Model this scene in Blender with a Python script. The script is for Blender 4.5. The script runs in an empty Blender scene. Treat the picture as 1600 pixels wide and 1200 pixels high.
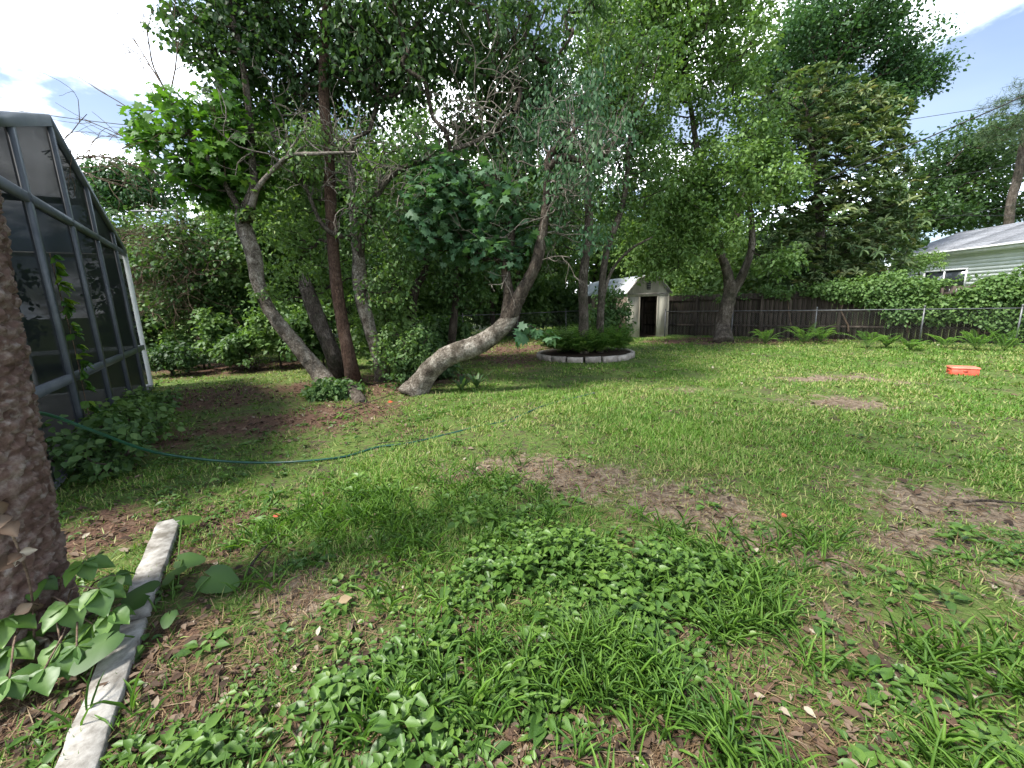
import bpy, math, random
import numpy as np
rng = np.random.default_rng(11); random.seed(11)
SC = bpy.context.scene; COL = SC.collection
# ------------------------------------------------------------------ camera
F = 640.; PITCH = math.atan(126/640); ROLL = .03; EYE = np.array([0, 0, 1.6])
cf = np.array([0, math.cos(PITCH), -math.sin(PITCH)]); cr = np.array([1., 0, 0]); cu = np.cross(cr, cf)
CR = cr*math.cos(ROLL) - cu*math.sin(ROLL); CU = cu*math.cos(ROLL) + cr*math.sin(ROLL)
cam = bpy.data.cameras.new('camera'); cam.sensor_width = 36; cam.lens = F/1600*36; cam.clip_start = .05; cam.clip_end = 2000
camo = bpy.data.objects.new('camera', cam); COL.objects.link(camo)
from mathutils import Matrix
m = Matrix.Identity(4)
for i in range(3):
    m[i][0] = CR[i]; m[i][1] = CU[i]; m[i][2] = -cf[i]; m[i][3] = EYE[i]
camo.matrix_world = m; SC.camera = camo
# ------------------------------------------------------------------ light
SUN_EL, SUN_AZ = math.radians(58), math.radians(-118)      # azimuth from +Y, clockwise positive
W = bpy.data.worlds.new('World'); SC.world = W; W.use_nodes = True
nt = W.node_tree; nt.nodes.clear()
def N(t, typ, **kw):
    n = t.nodes.new(typ)
    for k, v in kw.items(): setattr(n, k, v)
    return n
def math_n(t, op, a, b=None, c=None, clamp=False):
    n = N(t, 'ShaderNodeMath', operation=op, use_clamp=clamp)
    for i, v in enumerate((a, b, c)):
        if v is None: continue
        if isinstance(v, (int, float)): n.inputs[i].default_value = v
        else: t.links.new(v, n.inputs[i])
    return n.outputs[0]
def ramp(t, fac, stops, interp='LINEAR'):
    n = N(t, 'ShaderNodeValToRGB'); cr_ = n.color_ramp; cr_.interpolation = interp
    while len(cr_.elements) < len(stops): cr_.elements.new(.5)
    for e, (p, c) in zip(cr_.elements, stops):
        e.position = p; e.color = (c, c, c, 1) if isinstance(c, (int, float)) else (*c, 1)
    t.links.new(fac, n.inputs[0]); return n.outputs[0]
def mixc(t, fac, a, b, mode='MIX'):
    n = N(t, 'ShaderNodeMix', data_type='RGBA', blend_type=mode)
    for s, v in ((0, fac), (6, a), (7, b)):
        if isinstance(v, (int, float)): n.inputs[s].default_value = v
        elif isinstance(v, tuple): n.inputs[s].default_value = (*v, 1)
        else: t.links.new(v, n.inputs[s])
    return n.outputs[2]
sky = N(nt, 'ShaderNodeTexSky', sky_type='NISHITA', sun_disc=False, sun_elevation=SUN_EL, sun_rotation=SUN_AZ)
sky.air_density = 1.0; sky.dust_density = .3; sky.ozone_density = 4.0
tc = N(nt, 'ShaderNodeTexCoord'); sp = N(nt, 'ShaderNodeSeparateXYZ'); nt.links.new(tc.outputs['Generated'], sp.inputs[0])
dz = math_n(nt, 'ADD', math_n(nt, 'MAXIMUM', sp.outputs[2], 0.0), .22)
cb = N(nt, 'ShaderNodeCombineXYZ')
nt.links.new(math_n(nt, 'DIVIDE', sp.outputs[0], dz), cb.inputs[0]); nt.links.new(math_n(nt, 'DIVIDE', sp.outputs[1], dz), cb.inputs[1])
cb.inputs[2].default_value = 1.3
n1 = N(nt, 'ShaderNodeTexNoise'); n1.inputs['Scale'].default_value = 1.15; n1.inputs['Detail'].default_value = 8; n1.inputs['Roughness'].default_value = .55
nt.links.new(cb.outputs[0], n1.inputs['Vector'])
cover = ramp(nt, n1.outputs[0], [(.455, .07), (.56, 1.0)], 'EASE')
n2 = N(nt, 'ShaderNodeTexNoise'); n2.inputs['Scale'].default_value = .8; n2.inputs['Detail'].default_value = 5
nt.links.new(cb.outputs[0], n2.inputs['Vector'])
ccol = ramp(nt, n2.outputs[0], [(.38, (18., 20.5, 24.)), (.60, (33., 34., 35.))])
skyc = mixc(nt, cover, sky.outputs[0], ccol)
bg = N(nt, 'ShaderNodeBackground'); bg.inputs[1].default_value = .06
nt.links.new(skyc, bg.inputs[0]); wo = N(nt, 'ShaderNodeOutputWorld'); nt.links.new(bg.outputs[0], wo.inputs[0])
sl = bpy.data.lights.new('sun', 'SUN'); sl.energy = 3.4; sl.angle = math.radians(11); sl.color = (1, .96, .89)
so = bpy.data.objects.new('sun', sl); COL.objects.link(so)
from mathutils import Vector
sdir = Vector((math.sin(SUN_AZ)*math.cos(SUN_EL), math.cos(SUN_AZ)*math.cos(SUN_EL), math.sin(SUN_EL)))
so.rotation_euler = sdir.to_track_quat('Z', 'Y').to_euler(); so.location = sdir*40
vs = SC.view_settings; vs.view_transform = 'Standard'; vs.look = 'None'; vs.gamma = 1; vs.use_curve_mapping = False; vs.exposure = 1.55
SC.render.engine = 'CYCLES'; cy = SC.cycles; cy.max_bounces = 6; cy.diffuse_bounces = 3; cy.glossy_bounces = 2
cy.transmission_bounces = 4; cy.transparent_max_bounces = 12; cy.use_denoising = True; cy.caustics_reflective = False; cy.caustics_refractive = False
# ------------------------------------------------------------------ layout helpers (survey of the place from the viewpoint)
def ray(x, y): return cf + CR*(x-800)/F - CU*(y-600)/F
def gp(x, y, z=0.):
    d = ray(x, y); return EYE + d*(z-EYE[2])/d[2]
def at(x, y, Y):
    d = ray(x, y); return EYE + d*Y/d[1]
def nrm(v): return v/np.maximum(np.linalg.norm(v, axis=-1, keepdims=True), 1e-9)
# ------------------------------------------------------------------ numpy noise
def hsh(ix, iy, iz, seed):
    h = (ix*374761393 + iy*668265263 + iz*2147483647 + seed*1274126177) & 0xffffffff
    h = ((h ^ (h >> 13))*1274126177) & 0xffffffff
    return ((h ^ (h >> 16)) & 0xffff)/65535.
def vnoise(p, seed=0):
    p = np.asarray(p, float); i = np.floor(p).astype(np.int64); f_ = p-i; f_ = f_*f_*(3-2*f_); r = 0
    for a in (0, 1):
        wa = f_[:, 0] if a else 1-f_[:, 0]
        for b in (0, 1):
            wb = f_[:, 1] if b else 1-f_[:, 1]
            for c in (0, 1):
                wc = f_[:, 2] if c else 1-f_[:, 2]
                r = r + wa*wb*wc*hsh(i[:, 0]+a, i[:, 1]+b, i[:, 2]+c, seed)
    return r
def fbm2(x, y, s, seed=0, o=4):
    r = 0; a = .5; t = 0
    for k in range(o):
        r = r + a*vnoise(np.stack([x*s, y*s, np.full_like(x, 7.3)], 1), seed+k); t += a; a *= .5; s *= 2.07
    return r/t
# ------------------------------------------------------------------ mesh helpers
def mesh_data(name, V, T, mat, attrs=None, smooth=False):
    V = np.ascontiguousarray(V, dtype=np.float32); T = np.ascontiguousarray(T, dtype=np.int32)
    k = T.shape[1]; me = bpy.data.meshes.new(name)
    me.vertices.add(len(V)); me.vertices.foreach_set('co', V.ravel())
    me.loops.add(T.size); me.loops.foreach_set('vertex_index', T.ravel())
    me.polygons.add(len(T)); me.polygons.foreach_set('loop_start', np.arange(0, T.size, k, dtype=np.int32))
    if smooth: me.polygons.foreach_set('use_smooth', np.ones(len(T), dtype=bool))
    for an, av in (attrs or {}).items():
        a = me.attributes.new(an, 'FLOAT', 'POINT'); a.data.foreach_set('value', np.ascontiguousarray(av, dtype=np.float32))
    me.update(calc_edges=True); me.materials.append(mat); return me
def link(name, me, parent=None):
    o = bpy.data.objects.new(name, me); COL.objects.link(o)
    if parent is not None: o.parent = parent
    return o
def part(name, V, T, mat, parent=None, attrs=None, smooth=False):
    V = np.asarray(V, float)
    if parent is not None:
        q = parent
        while '_o' not in q: q = q.parent
        V = V - np.array(q['_o'])
    return link(name, mesh_data(name, V, T, mat, attrs, smooth), parent)
def tag(o, label, cat=None, group=None, kind=None):
    if label: o['label'] = label
    if cat: o['category'] = cat
    if group: o['group'] = group
    if kind: o['kind'] = kind
    return o
ROOTS = []
def thing(name, label, cat, loc, group=None):
    o = bpy.data.objects.new(name, None); COL.objects.link(o); o.location = tuple(float(a) for a in loc)
    o['_o'] = [float(a) for a in loc]; o.empty_display_size = .2; ROOTS.append(o); return tag(o, label, cat, group)
class MB:
    """collects triangles"""
    def __init__(s): s.V = []; s.T = []; s.A = []; s.n = 0
    def add(s, V, T, a=None):
        V = np.asarray(V, float); s.V.append(V); s.T.append(np.asarray(T)+s.n); s.n += len(V)
        s.A.append(np.zeros(len(V)) if a is None else (np.full(len(V), a) if np.isscalar(a) else a)); return s
    def build(s, name, mat, parent=None, smooth=False):
        return part(name, np.concatenate(s.V), np.concatenate(s.T), mat, parent, {'v': np.concatenate(s.A)}, smooth)
    def box(s, c, ax, ay, az, a=None):
        """c centre, half-axis vectors"""
        c, ax, ay, az = (np.asarray(q, float) for q in (c, ax, ay, az))
        V = [c+i*ax+j*ay+k*az for i in (-1, 1) for j in (-1, 1) for k in (-1, 1)]
        Q = [(0, 1, 3, 2), (4, 6, 7, 5), (0, 4, 5, 1), (2, 3, 7, 6), (0, 2, 6, 4), (1, 5, 7, 3)]
        return s.add(V, [t for q in Q for t in ((q[0], q[1], q[2]), (q[0], q[2], q[3]))], a)
    def bar(s, p, q, w, h, up=(0, 0, 1), a=None):
        p, q = np.asarray(p, float), np.asarray(q, float); d = q-p; L = np.linalg.norm(d); d /= L
        x = np.cross(d, up); x = x/np.linalg.norm(x); z = np.cross(x, d)
        return s.box((p+q)/2, x*w/2, d*L/2, z*h/2, a)
    def tube(s, path, rad, sides=6, a=None, rough=0., cap=True):
        V, T = tube(path, rad, sides, rough, cap); return s.add(V, T, a)
def tube(path, rad, sides=6, rough=0., cap=True):
    P = np.asarray(path, float); n = len(P); rad = np.broadcast_to(np.asarray(rad, float), (n,))
    tg = nrm(np.gradient(P, axis=0)); ref = np.array([.13, .31, .94]) if abs(tg[0, 2]) < .9 else np.array([.93, .29, .11])
    X = np.zeros_like(P); x = np.cross(tg[0], ref)
    for i in range(n):
        x = x - tg[i]*(x@tg[i]); x = x/max(np.linalg.norm(x), 1e-9); X[i] = x
    Y = np.cross(tg, X); th = np.arange(sides)*2*math.pi/sides
    c, s_ = np.cos(th), np.sin(th)
    off = X[:, None]*c[None, :, None] + Y[:, None]*s_[None, :, None]
    r = np.repeat(rad[:, None], sides, 1)
    if rough:
        q = (P[:, None]+off*r[..., None]).reshape(-1, 3)
        r = r*(1 + rough*(.9*(vnoise(q*[2.2, 2.2, 1.1], 3)-.5) + .55*(vnoise(q*[9, 9, 3], 4)-.5) + .5*(vnoise(q*[30, 30, 9], 5)-.5)).reshape(n, sides))
    V = (P[:, None] + off*r[..., None]).reshape(-1, 3)
    i, j = np.meshgrid(np.arange(n-1), np.arange(sides), indexing='ij'); i = i.ravel(); j = j.ravel(); k = (j+1) % sides
    a, b, c_, d = i*sides+j, i*sides+k, (i+1)*sides+k, (i+1)*sides+j
    T = np.concatenate([np.stack([a, b, c_], 1), np.stack([a, c_, d], 1)])
    if cap:
        V = np.vstack([V, P[-1], P[0]]); jj = np.arange(sides); kk = (jj+1) % sides; o = (n-1)*sides
        T = np.vstack([T, np.stack([o+jj, o+kk, np.full(sides, n*sides)], 1), np.stack([kk, jj, np.full(sides, n*sides+1)], 1)])
    return V, T
def spline(P, step=.1):
    P = np.asarray(P, float); Q = np.vstack([2*P[0]-P[1], P, 2*P[-1]-P[-2]]); out = []
    for i in range(1, len(Q)-2):
        k = max(2, int(np.linalg.norm(Q[i+1, :3]-Q[i, :3])/step)); t = np.linspace(0, 1, k, endpoint=False)[:, None]
        a, b, c, d = Q[i-1:i+3]
        out.append(.5*((2*b)+(c-a)*t+(2*a-5*b+4*c-d)*t*t+(3*b-a-3*c+d)*t**3))
    return np.vstack(out+[P[-1:]])
# ------------------------------------------------------------------ leaf templates: x across, y along, z normal
def tmpl(V, T): return np.array(V, float), np.array(T)
DIAMOND = tmpl([(0, 0, 0), (.5, .45, .10), (0, 1, -.12), (-.5, .45, .10)], [(0, 1, 2), (0, 2, 3)])
HEX = [(0, 1, 2), (0, 2, 3), (0, 3, 4), (0, 4, 5)]
OVAL = tmpl([(0, 0, 0), (.36, .22, .07), (.44, .55, .06), (0, 1, -.16), (-.44, .55, .06), (-.36, .22, .07)], HEX)
def lobed():
    out = []
    for a, r in [(-90, .10), (-55, .50), (-30, .40), (2, .66), (22, .42), (48, .74), (66, .50), (90, .92), (114, .50), (132, .74), (158, .42), (178, .66), (210, .40), (235, .50)]:
        out.append((r*math.cos(math.radians(a)), .35+r*math.sin(math.radians(a))*.8, .05-.16*r*r))
    V = [(0, .35, .03)]+out; n = len(out)
    return tmpl(V, [(0, 1+i, 1+(i+1) % n) for i in range(n)])
LOBED = lobed()
SPIKE = tmpl([(-.5, 0, 0), (.5, 0, 0), (0, 1, 0)], [(0, 1, 2)])
BLADE = tmpl([(-.5, 0, 0), (.5, 0, 0), (-.42, .55, .0), (.42, .55, .0), (0, 1, 0)], [(0, 1, 3), (0, 3, 2), (2, 3, 4)])
STRAP = tmpl([(-.3, 0, 0), (.3, 0, 0), (-.5, .4, .05), (.5, .4, .05), (0, .4, 0), (-.4, .75, -.02), (.4, .75, -.02), (0, .75, -.06), (0, 1, -.2)],
             [(0, 1, 4), (0, 4, 2), (1, 3, 4), (2, 4, 7), (2, 7, 5), (4, 3, 6), (4, 6, 7), (5, 7, 8), (7, 6, 8)])
def scatter(tm, pos, dr, up, size, width, var, bend=None):
    """one leaf of template tm at each pos; returns V, T, a"""
    V0, T0 = tm; n = len(pos); k = len(V0)
    y = nrm(dr); z = up - y*np.sum(up*y, 1, keepdims=True); z = nrm(z); x = np.cross(y, z)
    size = np.broadcast_to(size, (n,)); width = np.broadcast_to(width, (n,))
    L = V0[None]*np.stack([size*width, size, size], 1)[:, None]
    V = pos[:, None] + L[..., :1]*x[:, None] + L[..., 1:2]*y[:, None] + L[..., 2:]*z[:, None]
    if bend is not None: V[..., 2] -= (V0[None, :, 1]**2)*(size*bend)[:, None]
    T = (np.arange(n)[:, None, None]*k + T0[None]).reshape(-1, 3)
    av = np.repeat(var, k)
    if k in (23, 27): av = np.clip(av.reshape(n, k)+.28*(np.abs(V0[:, 0]) < .03)[None], 0, 1).ravel()
    return V.reshape(-1, 3), T, av
def rdir(n): return nrm(rng.normal(size=(n, 3)))
def clump_leaves(C, Rd, per, tm, size, width, droop=.35, flat=.8, var=(0, 1), up=.7):
    """per leaves round each clump centre C with radius Rd"""
    n = len(C)*per; idx = np.repeat(np.arange(len(C)), per); off = rdir(n)*rng.random((n, 1))**.5
    Rr = np.broadcast_to(Rd, (len(C),))[idx][:, None]; pos = C[idx]+off*Rr*[1, 1, flat]
    dr = off*[1, 1, .3]+rdir(n)*.7+[0, 0, -droop]; nr = off*.5+rdir(n)*.55+[0, 0, up]
    cv = .8*(vnoise(C*.9, 91)-.1)[idx]*.6+rng.random(len(C))[idx]*.25; v = var[0]+(var[1]-var[0])*np.clip(cv+rng.random(n)*.38, 0, 1)
    return scatter(tm, pos, dr, nr, size*rng.uniform(.6, 1.25, n), width, v)
def crown_pts(ells, n, gap=.0, gs=.9, shell=.45, seed=0):
    """n clump centres in a union of ellipsoids [(c(3), r(3))]"""
    vol = np.array([r[0]*r[1]*r[2] for c, r in ells])**.75; vol /= vol.sum(); out = []; need = n; tries = 0
    while need > 0:
        tries += 1
        if tries > 12: gap = 0.
        k = rng.choice(len(ells), need*2, p=vol); c = np.array([ells[i][0] for i in k]); r = np.array([ells[i][1] for i in k])
        p = c + rdir(len(k))*(rng.random((len(k), 1))**shell)*r
        p = p[(vnoise(p*gs, seed) > gap) & (p[:, 2] > .06)]
        out.append(p[:need]); need -= len(p[:need])
    return np.vstack(out)
def E(px, py, Y, rx, ry, ryd=None):
    """ellipsoid surveyed at a bearing: radii in pixels at distance Y"""
    c = at(px, py, Y); k = Y/F*1.02
    return (c, np.array([rx*k, ryd if ryd else (rx+ry)/2*k, ry*k]))
def grow(nodes, C, mb, r0=.006, sides=5, bend=.12, mult=1.0, a=0., trunk_pref=.35, rmax=.045):
    """join clump centres C to existing nodes by a branching web, tubes sized by what they carry"""
    P = [np.asarray(p, float) for p in nodes]; par = [-1]*len(P); cost = [0.]*len(P); base = len(P)
    X = np.array(P); order = np.argsort(np.min(np.linalg.norm(C[:, None]-X[None], axis=2), axis=1))
    A = np.zeros((len(P)+len(C), 3)); A[:len(P)] = X; cs = np.zeros(len(A)); m_ = len(P)
    for i in order:
        d = np.linalg.norm(A[:m_]-C[i], axis=1); below = np.maximum(A[:m_, 2]-C[i, 2], 0)
        j = int(np.argmin(d+trunk_pref*cs[:m_]+.6*below)); A[m_] = C[i]; cs[m_] = cs[j]+d[j]; par.append(j); m_ += 1
    w = np.ones(m_)
    for i in range(m_-1, base-1, -1): w[par[i]] += w[i]
    for i in range(base, m_):
        p, q = A[par[i]], A[i]; L = np.linalg.norm(q-p)
        if L < 1e-3: continue
        ra = r0*mult*(w[i]**.5+.6); rb = r0*mult*(max(w[i]-1, .3)**.5+.3); ra, rb = min(ra, rmax), min(rb, rmax*.9)
        ns_ = 4 if w[i] > 3 else 3; t = np.linspace(0, 1, ns_)[:, None]; path = p+(q-p)*t + rdir(ns_)*L*bend*np.sin(t*math.pi) - np.array([0, 0, .10*L])*np.sin(t*math.pi)
        mb.tube(path, np.linspace(ra, rb, ns_), sides if w[i] > 8 else (4 if w[i] > 3 else 3), a, cap=False)
def twig_tree(mb, p, d, L, r, depth, a=0., spread=.6, curl=.25, lift=0.):
    n = 5; path = [np.asarray(p, float)]; d = np.asarray(d, float); d = d/np.linalg.norm(d)
    for i in range(n):
        d = d+rdir(1)[0]*curl+np.array([0, 0, lift]); d /= np.linalg.norm(d); path.append(path[-1]+d*L/n)
    mb.tube(path, np.linspace(r, r*.55, n+1), 5 if r > .012 else 4, a, cap=False)
    if depth > 0:
        for k in range(random.choice((2, 3, 3))):
            i = random.randint(2, n); dd = d+rdir(1)[0]*spread*1.2
            twig_tree(mb, path[i], dd, L*random.uniform(.5, .8), r*.6, depth-1, a, spread, curl, lift)
# ------------------------------------------------------------------ materials
def new_mat(name):
    m_ = bpy.data.materials.new(name); m_.use_nodes = True; t = m_.node_tree; t.nodes.clear()
    o = N(t, 'ShaderNodeOutputMaterial'); return m_, t, o
def pbsdf(t, col, rough=.6, spec=.4, metal=0., bump=None):
    b = N(t, 'ShaderNodeBsdfPrincipled')
    if isinstance(col, tuple): b.inputs['Base Color'].default_value = (*col, 1)
    else: t.links.new(col, b.inputs['Base Color'])
    if isinstance(rough, float): b.inputs['Roughness'].default_value = rough
    else: t.links.new(rough, b.inputs['Roughness'])
    b.inputs['Specular IOR Level'].default_value = spec; b.inputs['Metallic'].default_value = metal
    if bump is not None: t.links.new(bump, b.inputs['Normal'])
    return b
def noise(t, scale, detail=4, rough=.55, vec=None, out=0):
    n = N(t, 'ShaderNodeTexNoise'); n.inputs['Scale'].default_value = scale; n.inputs['Detail'].default_value = detail; n.inputs['Roughness'].default_value = rough
    if vec is not None: t.links.new(vec, n.inputs['Vector'])
    return n.outputs[out]
def bumpn(t, h, strength=.5, dist=.02):
    b = N(t, 'ShaderNodeBump'); b.inputs['Strength'].default_value = strength; b.inputs['Distance'].default_value = dist
    t.links.new(h, b.inputs['Height']); return b.outputs[0]
def objvec(t): return N(t, 'ShaderNodeTexCoord').outputs['Object']
def attr(t, n='v'):
    a = N(t, 'ShaderNodeAttribute', attribute_name=n); return a.outputs['Fac']
def leaf_mat(name, stops, trans=.36, rough=.52, spec=.28, tint=(1.25, 1.35, .6)):
    m_, t, o = new_mat(name); k = len(stops)
    c = ramp(t, attr(t), [(i/(k-1) if k < 4 else (0, .45, .88, 1.)[i], s) for i, s in enumerate(stops)])
    c = mixc(t, ramp(t, noise(t, 2.3, 2, vec=objvec(t)), [(.35, 0.), (.65, .35)]), c, mixc(t, 1., c, (.72, .85, .8), 'MULTIPLY'))
    b = pbsdf(t, c, rough, spec); tr = N(t, 'ShaderNodeBsdfTranslucent')
    t.links.new(mixc(t, 1., c, tint, 'MULTIPLY'), tr.inputs[0])
    mx = N(t, 'ShaderNodeMixShader'); mx.inputs[0].default_value = trans
    t.links.new(b.outputs[0], mx.inputs[1]); t.links.new(tr.outputs[0], mx.inputs[2]); t.links.new(mx.outputs[0], o.inputs[0]); return m_
def bark_mat(name, cA, cB, cC, scale=6., stretch=.35, bump=.7, moss=None):
    m_, t, o = new_mat(name); v = objvec(t); mp = N(t, 'ShaderNodeMapping'); mp.inputs['Scale'].default_value = (1, 1, stretch); t.links.new(v, mp.inputs[0])
    n_ = noise(t, scale, 6, .65, mp.outputs[0]); c = ramp(t, n_, [(.3, cA), (.5, cB), (.68, cC)])
    if moss: c = mixc(t, ramp(t, noise(t, 2.1, 5, .6, v), [(.5, 0.), (.62, .8)]), c, moss)
    fine = noise(t, scale*6, 5, .7, mp.outputs[0])
    vo = N(t, 'ShaderNodeTexVoronoi', feature='DISTANCE_TO_EDGE'); vo.inputs['Scale'].default_value = scale*3.2; wv = N(t, 'ShaderNodeVectorMath', operation='ADD')
    sc_ = N(t, 'ShaderNodeVectorMath', operation='SCALE'); sc_.inputs['Scale'].default_value = .10; nn_ = N(t, 'ShaderNodeTexNoise'); nn_.inputs['Scale'].default_value = scale*2; t.links.new(mp.outputs[0], nn_.inputs['Vector'])
    t.links.new(nn_.outputs['Color'], sc_.inputs[0]); t.links.new(mp.outputs[0], wv.inputs[0]); t.links.new(sc_.outputs[0], wv.inputs[1]); t.links.new(wv.outputs[0], vo.inputs['Vector'])
    crack = ramp(t, vo.outputs['Distance'], [(.0, 1.), (.10, 0.)])
    c = mixc(t, ramp(t, fine, [(.35, .75), (.6, 0.)]), c, mixc(t, 1., c, (.38, .35, .33), 'MULTIPLY'))
    c = mixc(t, math_n(t, 'MULTIPLY', crack, .6), c, mixc(t, 1., c, (.4, .36, .33), 'MULTIPLY'))
    c = mixc(t, ramp(t, noise(t, scale*3.1, 3, .5, v), [(.60, 0.), (.70, .55)]), c, mixc(t, 1., c, (1.55, 1.6, 1.55), 'MULTIPLY'))
    hgt = math_n(t, 'SUBTRACT', math_n(t, 'ADD', n_, fine), math_n(t, 'MULTIPLY', crack, .8))
    b = pbsdf(t, c, .9, .15, bump=bumpn(t, hgt, bump, .03)); t.links.new(b.outputs[0], o.inputs[0]); return m_
def plain_mat(name, cA, cB, scale=8., rough=.7, spec=.3, metal=0., bump=.15, vary=0., stretch=(1, 1, 1)):
    m_, t, o = new_mat(name); v = objvec(t); mp = N(t, 'ShaderNodeMapping'); mp.inputs['Scale'].default_value = stretch; t.links.new(v, mp.inputs[0])
    n_ = noise(t, scale, 6, .62, mp.outputs[0]); c = mixc(t, ramp(t, n_, [(.34, 0.), (.66, 1.)]), cA, cB)
    if vary:
        oi = N(t, 'ShaderNodeObjectInfo'); k = ramp(t, oi.outputs['Random'], [(0, 1-vary), (1, 1.+vary)])
        c = mixc(t, 1., c, k, 'MULTIPLY')
    b = pbsdf(t, c, rough, spec, metal, bumpn(t, n_, bump, .01)); t.links.new(b.outputs[0], o.inputs[0]); return m_
M = {}
G = lambda r, g, b: (r, g, b)
M['leaf_dark'] = leaf_mat('leaf_dark', [G(.024, .052, .022), G(.045, .09, .032), G(.08, .14, .045), G(.18, .21, .05)])
M['leaf_mid'] = leaf_mat('leaf_mid', [G(.036, .08, .027), G(.068, .13, .04), G(.12, .19, .055), G(.22, .25, .06)])
M['leaf_light'] = leaf_mat('leaf_light', [G(.062, .125, .04), G(.11, .19, .055), G(.18, .27, .075), G(.29, .33, .08)])
M['leaf_blue'] = leaf_mat('leaf_blue', [G(.025, .075, .035), G(.05, .115, .05), G(.10, .17, .085), G(.2, .25, .12)], rough=.5, spec=.3)
M['leaf_loquat'] = leaf_mat('leaf_loquat', [G(.045, .085, .035), G(.09, .14, .055), G(.19, .22, .10), G(.28, .2, .08)], trans=.22, rough=.55, spec=.22)
M['leaf_oak'] = leaf_mat('leaf_oak', [G(.025, .07, .03), G(.05, .11, .045), G(.08, .15, .06), G(.12, .18, .06)])
M['leaf_fig'] = leaf_mat('leaf_fig', [G(.03, .085, .02), G(.06, .14, .025), G(.11, .22, .03), G(.2, .28, .03)], trans=.42)
M['fern'] = leaf_mat('fern', [G(.055, .12, .028), G(.10, .20, .04), G(.18, .29, .06), G(.28, .33, .09)])
M['grass'] = leaf_mat('grass', [G(.048, .11, .018), G(.105, .20, .027), G(.16, .29, .045), G(.33, .30, .13)], trans=.3, rough=.55, spec=.25)
M['weed'] = leaf_mat('weed', [G(.033, .078, .017), G(.068, .138, .024), G(.12, .205, .035), G(.22, .29, .06)], trans=.28, rough=.45, spec=.4)
M['needle'] = leaf_mat('needle', [G(.03, .06, .03), G(.05, .09, .035), G(.09, .12, .04)], trans=.1)
M['straw'] = leaf_mat('straw', [G(.06, .035, .022), G(.13, .08, .045), G(.24, .17, .10), G(.34, .27, .18)], trans=.05, rough=.8, spec=.1, tint=(1, 1, 1))
M['litter'] = leaf_mat('litter', [G(.035, .024, .018), G(.095, .058, .038), G(.17, .125, .09), G(.36, .31, .24)], trans=.06, rough=.8, spec=.15, tint=(1, 1, 1))
M['bark_pale'] = bark_mat('bark_pale', G(.085, .068, .052), G(.25, .22, .18), G(.46, .43, .37), 7, .8, .9, moss=G(.055, .045, .032))
M['bark_brown'] = bark_mat('bark_brown', G(.05, .03, .022), G(.10, .062, .045), G(.16, .11, .085), 8, .4, .8)
M['bark_dark'] = bark_mat('bark_dark', G(.03, .025, .02), G(.07, .055, .042), G(.14, .12, .095), 8, .4, .8)
M['bark_grey'] = bark_mat('bark_grey', G(.05, .04, .032), G(.12, .10, .08), G(.24, .21, .175), 7, .4, .9, moss=G(.05, .05, .03))
M['twig'] = bark_mat('twig', G(.07, .06, .05), G(.17, .15, .125), G(.33, .30, .26), 5, 1, .3)
M['vine_stem'] = bark_mat('vine_stem', G(.07, .045, .03), G(.15, .105, .075), G(.24, .18, .13), 6, 1, .3)
M['cut_wood'] = plain_mat('cut_wood', G(.42, .30, .2), G(.6, .5, .38), 20, .8)
M['alum'] = plain_mat('alum', G(.06, .07, .085), G(.105, .116, .132), 3, .45, .5, bump=.03)
M['white_paint'] = plain_mat('white_paint', G(.62, .64, .64), G(.78, .79, .78), 4, .5, .4, bump=.04)
M['deck'] = plain_mat('deck', G(.5, .5, .49), G(.72, .72, .7), 2.5, .85, .2)
M['concrete'] = plain_mat('concrete', G(.12, .108, .09), G(.38, .365, .335), 11, .9, .2, bump=.7)
M['block'] = plain_mat('block', G(.22, .19, .16), G(.46, .42, .37), 5, .9, .2, bump=.5, vary=.25)
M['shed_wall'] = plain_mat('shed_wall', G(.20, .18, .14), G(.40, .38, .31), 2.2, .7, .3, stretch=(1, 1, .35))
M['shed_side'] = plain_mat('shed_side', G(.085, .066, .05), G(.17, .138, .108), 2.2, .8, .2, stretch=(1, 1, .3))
M['shed_roof'] = plain_mat('shed_roof', G(.45, .48, .52), G(.72, .75, .78), 1.6, .45, .5, bump=.05)
M['shed_trim'] = plain_mat('shed_trim', G(.14, .12, .1), G(.3, .28, .25), 6, .6, .4)
M['soil'] = plain_mat('soil', G(.03, .022, .016), G(.075, .055, .04), 12, .95, .1, bump=.8)
M['plank'] = plain_mat('plank', G(.03, .024, .019), G(.085, .068, .054), 5, .9, .15, bump=.4, vary=.3, stretch=(3, 3, .25))  # weathered board tone, lowered so the fence's shade is in the colour
M['galv'] = plain_mat('galv', G(.07, .072, .075), G(.16, .163, .165), 12, .5, .5, .5)
M['siding'] = plain_mat('siding', G(.62, .66, .68), G(.74, .77, .78), 2, .6, .3, bump=.04)
M['shingle'] = plain_mat('shingle', G(.14, .145, .16), G(.28, .29, .31), 14, .9, .15, bump=.3, vary=.22)
M['glass'] = plain_mat('glass', G(.015, .02, .025), G(.03, .035, .04), 2, .08, .6, bump=0.)
M['orange'] = plain_mat('orange', G(.33, .05, .025), G(.6, .10, .055), 9, .55, .35, bump=.05)
M['orange_top'] = plain_mat('orange_top', G(.6, .13, .075), G(.68, .2, .13), 6, .5, .35)
M['hose'] = plain_mat('hose', G(.005, .038, .026), G(.010, .065, .043), 10, .35, .5)
M['cable'] = plain_mat('cable', G(.012, .012, .013), G(.03, .03, .03), 5, .6, .3)
M['red_leaf'] = plain_mat('red_leaf', G(.25, .035, .015), G(.42, .10, .035), 30, .5, .4)
M['water'] = plain_mat('water', G(.008, .016, .016), G(.012, .024, .024), 1, .04, .5, bump=.05)
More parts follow.
